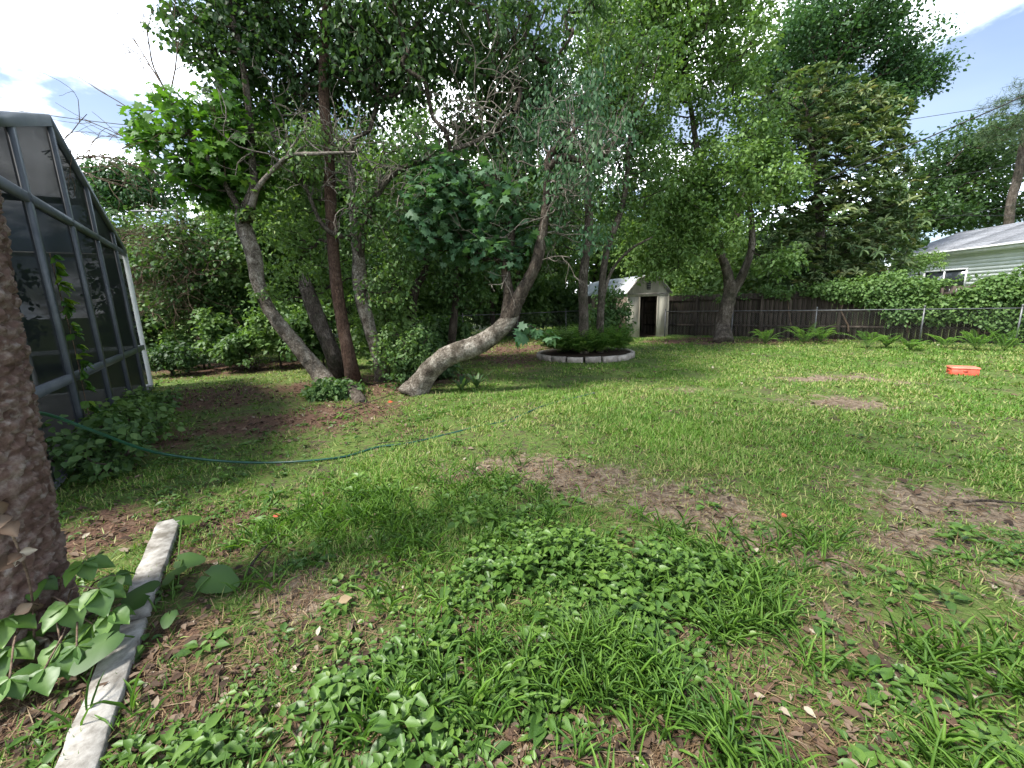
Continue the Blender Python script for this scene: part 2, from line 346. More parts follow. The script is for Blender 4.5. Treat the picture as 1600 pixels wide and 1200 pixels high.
m_, t, o = new_mat('screen'); b = pbsdf(t, G(.004, .006, .011), .6, .15); tr = N(t, 'ShaderNodeBsdfTransparent'); mx = N(t, 'ShaderNodeMixShader')
w_ = noise(t, 1.1, 4, .6, objvec(t)); t.links.new(ramp(t, w_, [(.3, .84), (.7, .92)]), mx.inputs[0])
t.links.new(tr.outputs[0], mx.inputs[1]); t.links.new(b.outputs[0], mx.inputs[2]); t.links.new(mx.outputs[0], o.inputs[0]); M['screen'] = m_
# ------------------------------------------------------------------ ground cover survey: patches given as bearing + spread
def patches(L):
    out = []
    for px, py, rx, ry, w in L:
        c = gp(px, py); gx = abs(gp(px+rx, py)[0]-c[0]); gy = .5*(gp(px, py-ry)[1]-gp(px, py+ry)[1]); out.append((c[0], c[1], gx, gy, w))
    return out
def field(P, x, y):
    wx = .75*(fbm2(x, y, 1.1, 51, 3)-.5)+.32*(fbm2(x, y, 5.3, 53, 3)-.5); wy = .95*(fbm2(x, y, 1.1, 57, 3)-.5)+.4*(fbm2(x, y, 5.3, 59, 3)-.5); sc_ = np.clip(np.hypot(x, y)/4., .45, 1.8)
    x, y = x+wx*sc_, y+wy*sc_; r = np.zeros_like(x)
    for cx, cy_, gx, gy, w in P: r = np.maximum(r, w*np.exp(-((x-cx)/gx)**2-((y-cy_)/gy)**2))
    return r
BARE = patches([(740, 735, 95, 24, .9), (890, 742, 120, 34, 1.), (1060, 775, 90, 40, 1), (1150, 835, 80, 30, .9), (1250, 588, 75, 8, 1.), (1340, 592, 60, 7, .9), (1310, 630, 90, 9, 1),
                (1440, 770, 110, 40, .9), (1400, 825, 120, 35, 1), (1280, 885, 80, 30, .9), (500, 905, 90, 40, 1.), (1000, 1130, 170, 60, 1.), (1110, 970, 60, 25, .9), (1050, 610, 60, 8, .5),
                (620, 880, 60, 40, .6), (700, 1000, 70, 30, .5), (1550, 900, 60, 60, .8), (1560, 800, 60, 30, .7), (640, 1120, 80, 30, .5), (1300, 1000, 120, 60, .45)])
LIT = patches([(450, 660, 110, 22, 1.), (330, 620, 120, 24, .9), (250, 690, 90, 30, .8), (530, 640, 90, 20, .9), (360, 575, 130, 12, .9), (800, 545, 75, 20, 1.), (1080, 533, 110, 7, 1.), (1250, 531, 130, 6, 1.),
               (800, 1180, 1000, 190, .42), (640, 660, 60, 14, .6), (330, 840, 130, 50, .7), (150, 840, 100, 40, 1.), (120, 1060, 160, 140, 1.), (330, 1080, 160, 130, .7), (700, 1160, 400, 60, .5), (560, 600, 120, 20, 1), (700, 590, 60, 14, .8)])
LUSH = patches([(600, 735, 80, 35, 1.), (1090, 690, 140, 50, .8), (1420, 583, 40, 9, 1.), (560, 830, 120, 60, .5), (1340, 600, 40, 8, .7), (750, 810, 90, 50, .7), (960, 640, 180, 30, .4)])
WEED = patches([(740, 810, 85, 40, .9), (880, 880, 170, 50, 1.), (1030, 905, 130, 50, 1.), (980, 970, 110, 45, .9), (760, 900, 70, 35, .7), (580, 770, 60, 30, .3), (400, 1120, 110, 60, .7), (560, 1060, 70, 50, .5), (660, 1010, 60, 30, .5),
                (690, 1110, 60, 60, .5), (860, 1060, 60, 50, .45), (180, 750, 130, 40, .8), (330, 780, 120, 30, .7), (1540, 850, 80, 25, 1.), (1480, 920, 100, 40, .7), (1580, 740, 50, 40, .9), (1560, 1010, 70, 40, .6), (440, 850, 90, 30, .4), (660, 640, 50, 12, .7),
                (1500, 1120, 120, 60, .4), (420, 610, 50, 20, .8), (640, 580, 40, 15, .9), (300, 640, 60, 10, .7), (500, 640, 60, 12, .7), (330, 690, 80, 16, .7), (240, 650, 60, 14, .6), (560, 690, 60, 14, .6)])
# ------------------------------------------------------------------ ground sheet
xs = np.concatenate([-np.geomspace(400, 15, 16)[:-1], np.arange(-14, 18, .13), np.geomspace(18.2, 400, 16)])
ys = np.concatenate([-np.geomspace(400, 2, 12)[:-1], np.arange(-1.5, 21, .13), np.geomspace(21.2, 500, 16)])
gx, gy = np.meshgrid(xs, ys); gxf, gyf = gx.ravel(), gy.ravel()
def zground(x, y):
    near = np.clip(1-(np.hypot(x, y)-18)/10, 0, 1)
    return near*(.05*(fbm2(x, y, .7, 2)-.5)+.03*(fbm2(x, y, 4.1, 9, 3)-.5))
gz = zground(gxf, gyf)
ij = np.arange(len(gxf)).reshape(gx.shape)
Q = np.stack([ij[:-1, :-1], ij[:-1, 1:], ij[1:, 1:], ij[1:, :-1]], -1).reshape(-1, 4)
m_, t, o = new_mat('ground'); v = objvec(t)
nf = noise(t, 14, 6, .68, v); nm = noise(t, 2.2, 5, .6, v); ng = noise(t, 55, 4, .7, v)
soil = mixc(t, ramp(t, ng, [(.35, 0.), (.65, 1.)]), G(.035, .026, .02), G(.10, .075, .055))
dry = mixc(t, ramp(t, nf, [(.35, 0.), (.62, 1.)]), G(.075, .053, .038), G(.24, .19, .135))
lit = mixc(t, ramp(t, ng, [(.35, 0.), (.65, 1.)]), G(.055, .033, .023), G(.17, .10, .07))
grn = mixc(t, ramp(t, math_n(t, 'ADD', math_n(t, 'MULTIPLY', nf, .5), math_n(t, 'MULTIPLY', ng, .5)), [(.3, 0.), (.7, 1.)]), G(.05, .075, .02), G(.13, .19, .045))
def soft(a_, lo, hi): return ramp(t, math_n(t, 'ADD', a_, math_n(t, 'MULTIPLY', math_n(t, 'SUBTRACT', nf, .5), 1.3)), [(lo, 0.), (hi, 1.)])
c = mixc(t, soft(nm, .50, .72), grn, soil)
c = mixc(t, soft(attr(t, 'lit'), .25, .55), c, lit)
c = mixc(t, soft(attr(t, 'bare'), .3, .6), c, dry)
b = pbsdf(t, c, .95, .12, bump=bumpn(t, math_n(t, 'ADD', nf, math_n(t, 'MULTIPLY', ng, .6)), .9, .03)); t.links.new(b.outputs[0], o.inputs[0])
me = mesh_data('ground', np.stack([gxf, gyf, gz], 1), Q, m_, {'bare': field(BARE, gxf, gyf), 'lit': field(LIT, gxf, gyf)}, True)
tag(link('ground', me), 'patchy back yard ground of soil, dry thatch and leaf litter', kind='structure')
# ------------------------------------------------------------------ pool screen enclosure
Cc = gp(237, 605); Cc[2] = 0; wd = ray(353, 487); wd[2] = 0; wd /= np.linalg.norm(wd); wn = np.array([-wd[1], wd[0], 0])   # wd away along wall, wn into the enclosure
UP = np.array([0, 0, 1.])
EAVE, PEAK, HALF, RAIL, LEN = 2.86, 4.14, 3.67, .90, 8.5
def wp(t_, z, n_=0.): return Cc+wd*t_+UP*z+wn*n_
def topz(t_): return EAVE+(PEAK-EAVE)*(1-abs(t_+HALF)/HALF)
scr = thing('screen_enclosure', 'dark mesh pool screen enclosure with grey metal frame and gabled end', 'enclosure', Cc)
posts = [-.9, -2.3, -3.67, -5.2, -6.5, -7.34]
for t_ in posts: MB().bar(wp(t_, 0), wp(t_, topz(t_)-.03), .11, .06, up=wn).build('post', M['alum'], scr)
o = MB().bar(wp(0, 0), wp(0, EAVE), .075, .075, up=wn).build('corner_post', M['white_paint'], scr); tag(o, 'white corner post')
MB().bar(wp(-.06, RAIL), wp(-7.34, RAIL), .05, .10).build('chair_rail', M['alum'], scr)
MB().bar(wp(.03, EAVE), wp(-7.34, EAVE), .06, .10).build('eave_beam', M['alum'], scr)
MB().bar(wp(.04, EAVE+.02), wp(-HALF, PEAK), .07, .13).build('rake_beam', M['alum'], scr)
MB().bar(wp(-HALF, PEAK), wp(-7.4, EAVE+.02), .07, .13).build('rake_beam', M['alum'], scr)
MB().bar(wp(-.05, .03), wp(-7.34, .03), .09, .06).build('base_rail', M['alum'], scr)
# end wall screens: each bay has a panel below the rail, one between rail and eave, one in the gable
pp = [-.9]+posts[1:]
def panel(a, b_, z0, z1a, z1b, n_=.012):
    part('screen_panel', [wp(a, z0, n_), wp(b_, z0, n_), wp(b_, z1b, n_), wp(a, z1a, n_)], [(0, 1, 2, 3)], M['screen'], scr)
for a, b_ in zip(pp[:-1], pp[1:]):
    panel(a, b_, .06, RAIL, RAIL); panel(a, b_, RAIL, EAVE, EAVE)
for a, b_ in [(-.02, -.9)]+list(zip(pp[:-1], pp[1:])):
    panel(a, b_, EAVE, topz(a), topz(b_))
# side wall running away to the left, white frame
for k in range(1, 6): MB().bar(wp(0, 0, k*1.7), wp(0, EAVE, k*1.7), .06, .06, up=wn).build('side_post', M['white_paint'], scr)
for z in (RAIL, EAVE-.06, .03): MB().bar(wp(0, z, .04), wp(0, z, LEN), .05, .085).build('side_rail', M['white_paint'], scr)
for k in range(5):
    a, b_ = k*1.7+.03, k*1.7+1.67
    part('side_screen', [wp(.0, .06, a), wp(.0, .06, b_), wp(.0, EAVE, b_), wp(.0, EAVE, a)], [(0, 1, 2, 3)], M['screen'], scr)
for t_, z in ((-HALF, PEAK-.03), (-1.85, topz(-1.85)-.03), (-5.5, topz(-5.5)-.03), (-7.34, EAVE)): MB().bar(wp(t_, z, .04), wp(t_, z, LEN), .06, .09).build('roof_purlin', M['alum'], scr)
for k in range(1, 6):
    MB().bar(wp(0, EAVE, k*1.7), wp(-HALF, PEAK-.06, k*1.7), .05, .09).build('roof_rafter', M['alum'], scr)
    MB().bar(wp(-HALF, PEAK-.06, k*1.7), wp(-7.34, EAVE, k*1.7), .05, .09).build('roof_rafter', M['alum'], scr)
for a, b_ in ((0, -HALF), (-HALF, -7.34)):
    part('roof_screen', [wp(a, topz(a)+.0, .03), wp(b_, topz(b_), .03), wp(b_, topz(b_), LEN), wp(a, topz(a), LEN)], [(0, 1, 2, 3)], M['screen'], scr)
mb = MB(); mb.box(wp(-3.67, .0, LEN/2+.03), wd*3.62, wn*(LEN/2-.02), UP*.05)
tag(mb.build('pool_deck', M['deck']), 'white concrete pool deck inside the screen enclosure', kind='structure')
P0 = [wp(-1.6, .056, 1.5), wp(-6.2, .056, 1.5), wp(-6.2, .056, 7.2), wp(-1.6, .056, 7.2)]
tag(part('pool_water', P0, [(0, 1, 2, 3)], M['water']), 'dark still pool water inside the screen enclosure', kind='structure')
# ------------------------------------------------------------------ shed
SD = nrm(np.array([.97, .24, 0])); SB = np.array([-SD[1], SD[0], 0]); S0 = np.array([4.93, 17.5, 0]); SW, SL, SH = 1.98, 4.6, 1.86
def sp_(u, n_, z): return S0+SD*u+SB*n_+UP*z
shed = thing('garden_shed', 'weathered metal garden shed with barn roof and open dark doorway', 'shed', S0)
D0, D1, DH = .60, 1.42, 1.72
def quadpart(name, P, mat, par): return part(name, P, [(0, 1, 2, 3)], mat, par)
def wallbox(name, a, b_, z0, z1, th, mat, par=shed):   # a,b in (u,n)
    p, q = sp_(a[0], a[1], 0), sp_(b_[0], b_[1], 0); d = nrm(q-p); s_ = np.cross(d, UP)
    return MB().box((p+q)/2+UP*(z0+z1)/2, (q-p)/2, s_*th/2, UP*(z1-z0)/2).build(name, mat, par)
wallbox('front_panel', (0, 0), (D0, 0), 0, DH, .03, M['shed_wall']); wallbox('front_panel', (D1, 0), (SW, 0), 0, DH, .03, M['shed_wall'])
wallbox('lintel', (0, 0), (SW, 0), DH, SH, .03, M['shed_wall'])
for k in range(6):
    u0, u1 = SL*k/6, SL*(k+1)/6-.012
    o = wallbox('side_panel', (0, u0+.02), (0, u1), 0, SH-.003, .03, M['shed_side']); o2 = wallbox('side_panel', (SW, u0+.02), (SW, u1), 0, SH-.003, .03, M['shed_side'])
wallbox('back_panel', (0, SL), (SW, SL), 0, SH, .03, M['shed_side'])
prof = [(-.09, SH-.02), (.46, SH+.62), (SW/2, SH+.74), (SW-.46, SH+.62), (SW+.09, SH-.02)]
for (u0, z0), (u1, z1) in zip(prof[:-1], prof[1:]):
    for k in range(4):
        a, b_ = -.08+k*(SL+.16)/4, -.08+(k+1)*(SL+.16)/4-.01
        P = [sp_(u0, a, z0), sp_(u1, a, z1), sp_(u1, b_, z1), sp_(u0, b_, z0)]; Vt = P+[p+UP*.025 for p in P]
        part('roof_sheet', Vt, [(0, 1, 2, 3), (4, 7, 6, 5), (0, 4, 5, 1), (1, 5, 6, 2), (2, 6, 7, 3), (3, 7, 4, 0)], M['shed_roof'], shed)
    mb = MB(); mb.bar(sp_(u0, -.10, z0-.02), sp_(u1, -.10, z1-.02), .05, .06).build('roof_edge', M['shed_trim'], shed)
for n_, nm_ in ((.02, 'gable_panel'), (SL-.02, 'gable_panel')):
    Vt = [sp_(max(u, 0.02) if u < 1 else min(u, SW-.02), n_, z-.01) for u, z in prof]+[sp_(SW/2, n_, SH)]
    part(nm_, Vt, [(5, 0, 1), (5, 1, 2), (5, 2, 3), (5, 3, 4)], M['shed_wall'], shed)
vt = part('vent', [sp_(SW/2+dx, -.022, SH+z) for dx, z in ((-.09, .14), (.09, .14), (.09, .44), (.05, .54), (0, .58), (-.05, .54), (-.09, .44))], [tuple(range(7))], M['cable'], shed)
for k in range(4): MB().bar(sp_(SW/2-.075, -.03, SH+.19+k*.08), sp_(SW/2+.075, -.03, SH+.19+k*.08), .012, .015).build('louvre', M['shed_trim'], vt)
wallbox('header_trim', (-.02, -.025), (SW+.02, -.025), SH-.06, SH-.01, .02, M['shed_trim'])
for u in (D0-.02, D1+.02): wallbox('door_jamb', (u-.02, -.025), (u+.02, -.025), 0, DH, .02, M['shed_wall'])
for u in (.02, SW-.02): wallbox('corner_trim', (u-.03, -.028), (u+.03, -.028), 0, SH-.07, .02, M['shed_wall'])
part('shed_floor', [sp_(.03, .03, .03), sp_(SW-.03, .03, .03), sp_(SW-.03, SL-.03, .03), sp_(.03, SL-.03, .03)], [(0, 1, 2, 3)], M['soil'], shed)
# ------------------------------------------------------------------ fences
def chain_fence(P, H, label, posts_every=2.6):
    P = [np.array([*p, 0.]) for p in P]; f_ = thing('chain_link_fence', label, 'fence', P[0])
    wires = MB(); seg = .075
    for a, b_ in zip(P[:-1], P[1:]):
        L = np.linalg.norm(b_-a); d = (b_-a)/L; s_ = np.cross(d, UP)
        MB().tube([a+UP*H, (a+b_)/2+UP*(H-.012), b_+UP*H], .017, 8).build('top_rail', M['galv'], f_)
        for k in range(int(L/posts_every)+1):
            q = a+d*min(k*posts_every, L); mb = MB(); mb.tube([q, q+UP*(H+.06)], .022, 8); po = mb.build('post', M['galv'], f_)
            mb = MB(); mb.tube([q+UP*(H+.05), q+UP*(H+.09), q+UP*(H+.11)], [.028, .025, .008], 8); mb.build('post_cap', M['galv'], po)
        n_ = int(L/seg); rows = int((H-.04)/seg)
        k = np.arange(n_+1)
        for sgn in (0, 1):
            z = .03+np.arange(rows+1)*seg
            off = (np.arange(rows+1)+sgn) % 2
            for kk in range(n_):
                pts = a+d*((kk+off)*seg)[:, None]+UP*z[:, None]+s_*(.004*(1-2*off))[:, None]
                V, T = tube(pts, .0016, 3, cap=False); wires.add(V, T)
    wires.build('wire_mesh', M['galv'], f_)['kind'] = 'stuff'
    return f_
chain_fence([(6.6, 17.6), (13.75, 11.1), (17.5, 7.7)], 1.07, 'low chain link fence along the right side of the lawn')
chain_fence([(-15.5, 9.8), (-2, 17.6), (4.2, 20.6)], 1.15, 'chain link fence across the back left behind the trees')
# board fence behind the chain link
FA, FB = np.array([6.2, 19.3, 0]), np.array([18.8, 8.1, 0]); fd = (FB-FA)/np.linalg.norm(FB-FA); fs = np.cross(fd, UP)   # fs points to the yard? checked below
if fs@(EYE-FA) < 0: fs = -fs
wf = thing('board_fence', 'weathered wooden board fence behind the chain link, its shade put into the dark colour', 'fence', FA)
pl = None; L = np.linalg.norm(FB-FA)
for k in range(int(L/.148)):
    h = 1.72+random.uniform(-.02, .02)
    if pl is None:
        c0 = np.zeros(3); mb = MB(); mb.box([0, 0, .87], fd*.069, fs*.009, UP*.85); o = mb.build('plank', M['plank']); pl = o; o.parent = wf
    else: o = pl.copy(); COL.objects.link(o); o.parent = wf
    o.location = tuple(fd*(k+.5)*.148+fs*random.uniform(-.004, .004)); o.scale = (1, 1, h/1.72); o.rotation_euler = (0, 0, random.uniform(-.02, .02))
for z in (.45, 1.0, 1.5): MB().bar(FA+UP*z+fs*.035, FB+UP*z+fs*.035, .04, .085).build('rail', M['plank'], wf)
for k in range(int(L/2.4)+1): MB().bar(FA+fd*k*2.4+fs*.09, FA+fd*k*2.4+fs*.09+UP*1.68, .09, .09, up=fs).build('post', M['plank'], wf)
# ------------------------------------------------------------------ neighbour house
HA, HB = at(1423, 406, 28.)*1., at(1640, 378, 20.5); EZ = 3.75; HA[2] = HB[2] = 0
hd = nrm(HB-HA); hs = np.cross(hd, UP); hs = hs if hs@(EYE*[1, 1, 0]-HA) > 0 else -hs; HA = HA-hd*1.5; HB = HB+hd*4; HL = np.linalg.norm(HB-HA)
hou = thing('neighbour_house', 'single storey white house with grey shingle roof beyond the vine fence', 'house', HA)
WX0, WX1, WZ0, WZ1 = None, None, 2.2, 3.05
def on_house(px, py):
    v_ = ray(px, py); s_ = (HA-EYE)@hs/(v_@hs); p = EYE+v_*s_; return (p-HA)@hd, p[2]
WX0, WZ1 = on_house(1447, 426); WX1, _ = on_house(1510, 424); WZ0 = WZ1-1.0
nb = 0
z = .3
MB().box(HA+hd*HL/2-hs*.15+UP*1.9, hd*HL/2, hs*.1, UP*1.85).build('wall', M['siding'], hou)
while z < EZ-.22:
    segs = [(0, HL)] if (z+.2 < WZ0-.06 or z > WZ1+.06) else [(0, WX0-.1), (WX1+.1, HL)]
    for a, b_ in segs:
        p, q = HA+hd*a, HA+hd*b_; Vt = [p+UP*z+hs*.03, q+UP*z+hs*.03, q+UP*(z+.2), p+UP*(z+.2), p+UP*z-hs*.04, q+UP*z-hs*.04]
        part('siding_board', Vt, [(0, 1, 2, 3), (4, 5, 1, 0)], M['siding'], hou)
    z += .195
win = MB().box(HA+hd*(WX0+WX1)/2+UP*(WZ0+WZ1)/2-hs*.02, hd*(WX1-WX0)/2, hs*.02, UP*(WZ1-WZ0)/2).build('window', M['glass'], hou)
for a, b_ in (((WX0-.05, WZ0), (WX0-.05, WZ1)), ((WX1+.05, WZ0), (WX1+.05, WZ1)), (((WX0+WX1)/2, WZ0), ((WX0+WX1)/2, WZ1))):
    o = MB().bar(HA+hd*a[0]+UP*a[1]+hs*.035, HA+hd*b_[0]+UP*b_[1]+hs*.035, .08, .04, up=hs).build('window_frame', M['white_paint'], hou)
MB().bar(HA+hd*(WX0-.1)+UP*(WZ1+.05)+hs*.035, HA+hd*(WX1+.1)+UP*(WZ1+.05)+hs*.035, .06, .08).build('window_frame', M['white_paint'], hou)
MB().bar(HA+UP*EZ+hs*.45, HB+UP*EZ+hs*.45, .04, .26).build('fascia', M['white_paint'], hou)
MB().box(HA+hd*HL/2+hs*.2+UP*(EZ-.13), hd*HL/2, hs*.23, UP*.012).build('soffit', M['white_paint'], hou)
MB().bar(HA+UP*(EZ+.09)+hs*.53, HB+UP*(EZ+.09)+hs*.53, .11, .10).build('gutter', M['white_paint'], hou)
RUN, RISE = 4.6, 1.55; rs = nrm(-hs*RUN+UP*RISE); RLn = math.hypot(RUN, RISE); rn = np.cross(hd, rs); rn = rn if rn[2] > 0 else -rn
r0 = HA+UP*(EZ+.14)+hs*.5
MB().box(r0+hd*HL/2+rs*RLn/2-rn*.02, hd*HL/2, rs*RLn/2, rn*.02).build('roof', M['shingle'], hou)
rows = 22
for k in range(rows):        # shingle courses in strips of tabs
    for j in range(6):
        a = HL*j/6+random.uniform(0, .02); b_ = HL*(j+1)/6-.01; s0 = RLn*k/rows
        MB().box(r0+hd*(a+b_)/2+rs*(s0+RLn/rows*.52)+rn*.008, hd*(b_-a)/2, rs*RLn/rows*.52+rn*-.006, rn*.005).build('shingle_strip', M['shingle'], hou)
# ------------------------------------------------------------------ planter ring, orange box, hose, edging, small things
PC = gp(925, 567); PC = np.array([PC[0]+.03, PC[1]+1.22, 0]); PRX, PRY = 1.36, 1.22
ring = thing('planter_edging', 'ring of concrete edging blocks round the fern bed', 'planter', PC)
NBK = 18; wb = None
for k in range(NBK):
    a = 2*math.pi*(k+.5)/NBK; c_ = np.array([PRX*math.cos(a), PRY*math.sin(a), 0]); tg = nrm(np.array([-PRX*math.sin(a), PRY*math.cos(a), 0]))
    if wb is None:
        V = []
        for u in np.linspace(-1, 1, 5):
            for (y, z) in ((-.05, .0), (.05, .0), (.052, .145), (.035, .158), (-.035, .158), (-.052, .145)):
                V.append((u*.205, y-.02*u*u, z))
        T = []
        for i in range(4):
            for j in range(6): T.append((i*6+j, i*6+(j+1) % 6, (i+1)*6+(j+1) % 6, (i+1)*6+j))
        V += [(-.205, -.02, .07), (.205, -.02, .07)]; tri = []
        for q in T: tri += [(q[0], q[1], q[2]), (q[0], q[2], q[3])]
        for j in range(6): tri += [((j+1) % 6, j, 30), (24+j, 24+(j+1) % 6, 31)]
        wb = part('block', np.array(V), tri, M['block']); o = wb; o.parent = ring
    else: o = wb.copy(); COL.objects.link(o); o.parent = ring
    o.location = (c_[0], c_[1], random.uniform(-.012, .005)); o.rotation_euler = (random.uniform(-.04, .04), random.uniform(-.03, .03), math.atan2(tg[1], tg[0])+math.pi+random.uniform(-.05, .05))
th = np.linspace(0, 2*math.pi, 33)[:-1]; r_ = np.linspace(.0, 1, 6)
V = np.array([(PC[0]+r*(PRX-.06)*math.cos(a), PC[1]+r*(PRY-.06)*math.sin(a), .17-.05*r) for r in r_[1:] for a in th]+[(PC[0], PC[1], .18)])
T = [(160, i, (i+1) % 32) for i in range(32)]+[t_ for k in range(4) for i in range(32) for t_ in ((k*32+i, (k+1)*32+i, (k+1)*32+(i+1) % 32), (k*32+i, (k+1)*32+(i+1) % 32, k*32+(i+1) % 32))]
tag(part('bed_soil', V, T, M['soil'], None, None, True), 'dark soil mound inside the ring of blocks', kind='structure')

ob = gp(1503, 585); ob[2] = 0; obx = thing('orange_box', 'flat orange plastic box lying on the lawn at right', 'box', ob)
ax_ = nrm(np.array([.86, -.50, 0])); ay_ = np.cross(UP, ax_)
def rbox(c, ax, ay, hx, hy, z0, z1, bev):
    V = []; prof_ = [(0, z0), (0, z1-bev), (bev, z1)]
    for ins, z in prof_:
        for sx, sy in ((-1, -1), (1, -1), (1, 1), (-1, 1)):
            for (i, j) in (((1, 0) if sx*sy < 0 else (0, 1)), ((0, 1) if sx*sy < 0 else (1, 0))):
                V.append(c+ax*sx*(hx-ins-bev*i)+ay*sy*(hy-ins-bev*j)+UP*z)
    T = []
    for k in range(2):
        for i in range(8): j = (i+1) % 8; T += [(k*8+i, k*8+j, k*8+8+j), (k*8+i, k*8+8+j, k*8+8+i)]
    T += [(16, 16+i, 17+i) for i in range(1, 7)]; return np.array(V), T
V, T = rbox(ob, ax_, ay_, .19, .13, .0, .125, .010); part('body', V, T, M['orange'], obx)
V, T = rbox(ob, ax_, ay_, .20, .14, .127, .155, .012); part('lid', V, T, M['orange_top'], obx)
MB().box(ob-ay_*.135+UP*.085, ax_*.03, ay_*.006, UP*.014).build('latch', M['orange'], obx)
for s_ in (-1, 1): MB().box(ob+ax_*s_*.195+UP*.075, ax_*.006, ay_*.05, UP*.010).build('handle', M['orange'], obx)

# left foreground pine: base survey
TB = gp(118, 958); TB[2] = 0; tv = nrm(np.array([TB[0], TB[1], 0])); side = np.array([-tv[1], tv[0], 0]); RT = .25
TC = TB+side*RT
hp = [TC+np.array([-.05, .30, 1.12]), at(75, 648, 2.75), at(150, 675, 3.05), at(240, 706, 3.5), at(330, 719, 3.85), gp(410, 723, .05), gp(480, 720, .03), gp(540, 713, .01), gp(590, 699, .0), gp(640, 692, .012), gp(690, 681, .0), gp(740, 668, .012), gp(800, 655, .006), gp(850, 634, .02), gp(925, 615, .01)]
hz = spline(np.array(hp), .08); hz[:, 2] = np.maximum(hz[:, 2], .004)
hose = thing('garden_hose', 'green garden hose sagging from the left trunk and trailing across the lawn', 'hose', TC)
V, T = tube(hz, .0115, 10); part('tube', V, T, M['hose'], hose, None, True)
e_ = hz[-1]; V, T = tube([e_, e_+nrm(hz[-1]-hz[-4])*.03, e_+nrm(hz[-1]-hz[-4])*.06], [.019, .019, .016], 10); part('coupling', V, T, M['galv'], hose)

def slab(name, label, p, q, w0, w1, h, mat):
    n_ = 14; d = q-p; s_ = nrm(np.cross(d, UP)); V = []
    for i in range(n_+1):
        t_ = i/n_; c_ = p+d*t_; w = w0+(w1-w0)*t_
        for (sx, z) in ((-1, -.03), (-1, h-.008), (-.93, h), (.93, h), (1, h-.008), (1, -.03)):
            jit = .006*(vnoise(np.array([[i*1.7+sx, z*9, len(label)]]), 5)[0]-.5)*2
            V.append(c_+s_*(sx*w/2+jit)+UP*(z+jit*.5))
    T = []
    for i in range(n_):
        for j in range(6): k = (j+1) % 6; T += [(i*6+j, (i+1)*6+j, (i+1)*6+k), (i*6+j, (i+1)*6+k, i*6+k)]
    T += [(0, k, k+1) for k in range(1, 5)]+[(n_*6, n_*6+k+1, n_*6+k) for k in range(1, 5)]
    return tag(part(name, V, T, mat), label, 'edging', 'concrete edging strips beside the pine')
def g2(a): return np.array([a[0], a[1], 0.])
slab('edging_strip', 'pale concrete edging strip with its far end by the taro plants', g2(gp(266, 822)), g2(gp(210, 972)), .145, .135, .055, M['concrete'])
slab('edging_strip', 'pale concrete edging strip running out at the bottom left corner', g2(gp(206, 984)), g2(gp(112, 1240)), .13, .13, .045, M['concrete'])
sk = g2(gp(658, 590)); st = thing('pipe_stake', 'thin white plastic pipe standing beside the curved trunk', 'pipe', sk)
V, T = tube([sk, sk+UP*.55], .022, 10); part('pipe', V, T, M['white_paint'], st); V, T = tube([sk+UP*.55, sk+UP*.60], .03, 10); part('cap', V, T, M['white_paint'], st)
for px, py, s_, lb in ((427, 816, .055, 'red fallen leaf lying in the grass at left'), (1221, 816, .055, 'orange fallen leaf on the dry grass at right'), (606, 633, .09, 'red leaf lying at the foot of the leaning trunks'), (530, 952, .07, 'yellow dry leaf on bare soil in the left foreground')):
    c_ = gp(px, py); V, T, a = scatter(OVAL, np.array([[c_[0], c_[1], .045]]), np.array([[1., .5, .15]]), np.array([[.1, -.5, 1.]]), s_, .8, np.array([.5]))
    tag(part('fallen_leaf', V, T, M['red_leaf'] if 'yellow' not in lb else M['straw'], None, {'v': np.full(len(V), .9)}), lb, 'leaf')

exec_trees = True
# ------------------------------------------------------------------ trees
def trunk_part(tree, path, radii, mat, sides=18, step=.05, rough=.22, name='trunk'):
    q = spline(np.column_stack([np.array(path), np.array(radii)]), step); V, T = tube(q[:, :3], q[:, 3], sides, rough)
    part(name, V, T, mat, tree, None, True); return q[:, :3]
def foliage(tree, ells, nclump, per, crad, tm, size, width, mat, nodes=None, bark=None, gap=.3, gs=.8, droop=.35, r0=.005, name='crown', seed=0, shell=.45, up=.7, var=(0, 1), extra=None, mult=1.):
    C = crown_pts(ells, nclump, gap, gs, shell, seed)
    if extra is not None: C = np.vstack([C, extra])
    if nodes is not None:
        mb = MB(); grow(nodes, C, mb, r0, mult=mult, rmax=.045 if size < .11 or size in (.15, .17) else .11); mb.build('branches', bark, tree, True)['kind'] = 'stuff'
    V, T, a = clump_leaves(C, crad*rng.uniform(.7, 1.3, len(C)), per, tm, size, width, droop, up=up, var=var)
    o_ = part(name, V, T, mat, tree, {'v': a})
    if name == 'sprouts': o_['kind'] = 'stuff'
    return C
def pts(L): return [at(*p) for p in L]
def zb(p): p = np.array(p); p[2] = -.06; return p

# pine at the left edge: plated bark
pine = thing('pine_tree', 'rough barked pine trunk at the left edge of the picture', 'tree', TC)
nz, ns = 300, 96; zz = np.linspace(-.06, 4.2, nz); thh = np.arange(ns)*2*math.pi/ns
def worley(u, v_, wrap, seed):
    iu, iv = np.floor(u).astype(int), np.floor(v_).astype(int); d1 = np.full(u.shape, 9.); d2 = d1.copy(); idn = np.zeros(u.shape)
    for a in (-1, 0, 1):
        for b_ in (-1, 0, 1):
            cu_, cv_ = iu+a, iv+b_; k = cu_ % wrap; x_ = cu_+.1+.8*hsh(k, cv_, 0*k, seed); y_ = cv_+.1+.8*hsh(k, cv_, 0*k+1, seed); d = np.hypot(x_-u, y_-v_)
            idn = np.where(d < d1, hsh(k, cv_, 0*k+2, seed), idn); d2 = np.where(d < d1, d1, np.minimum(d2, d)); d1 = np.minimum(d1, d)
    return d2-d1, idn
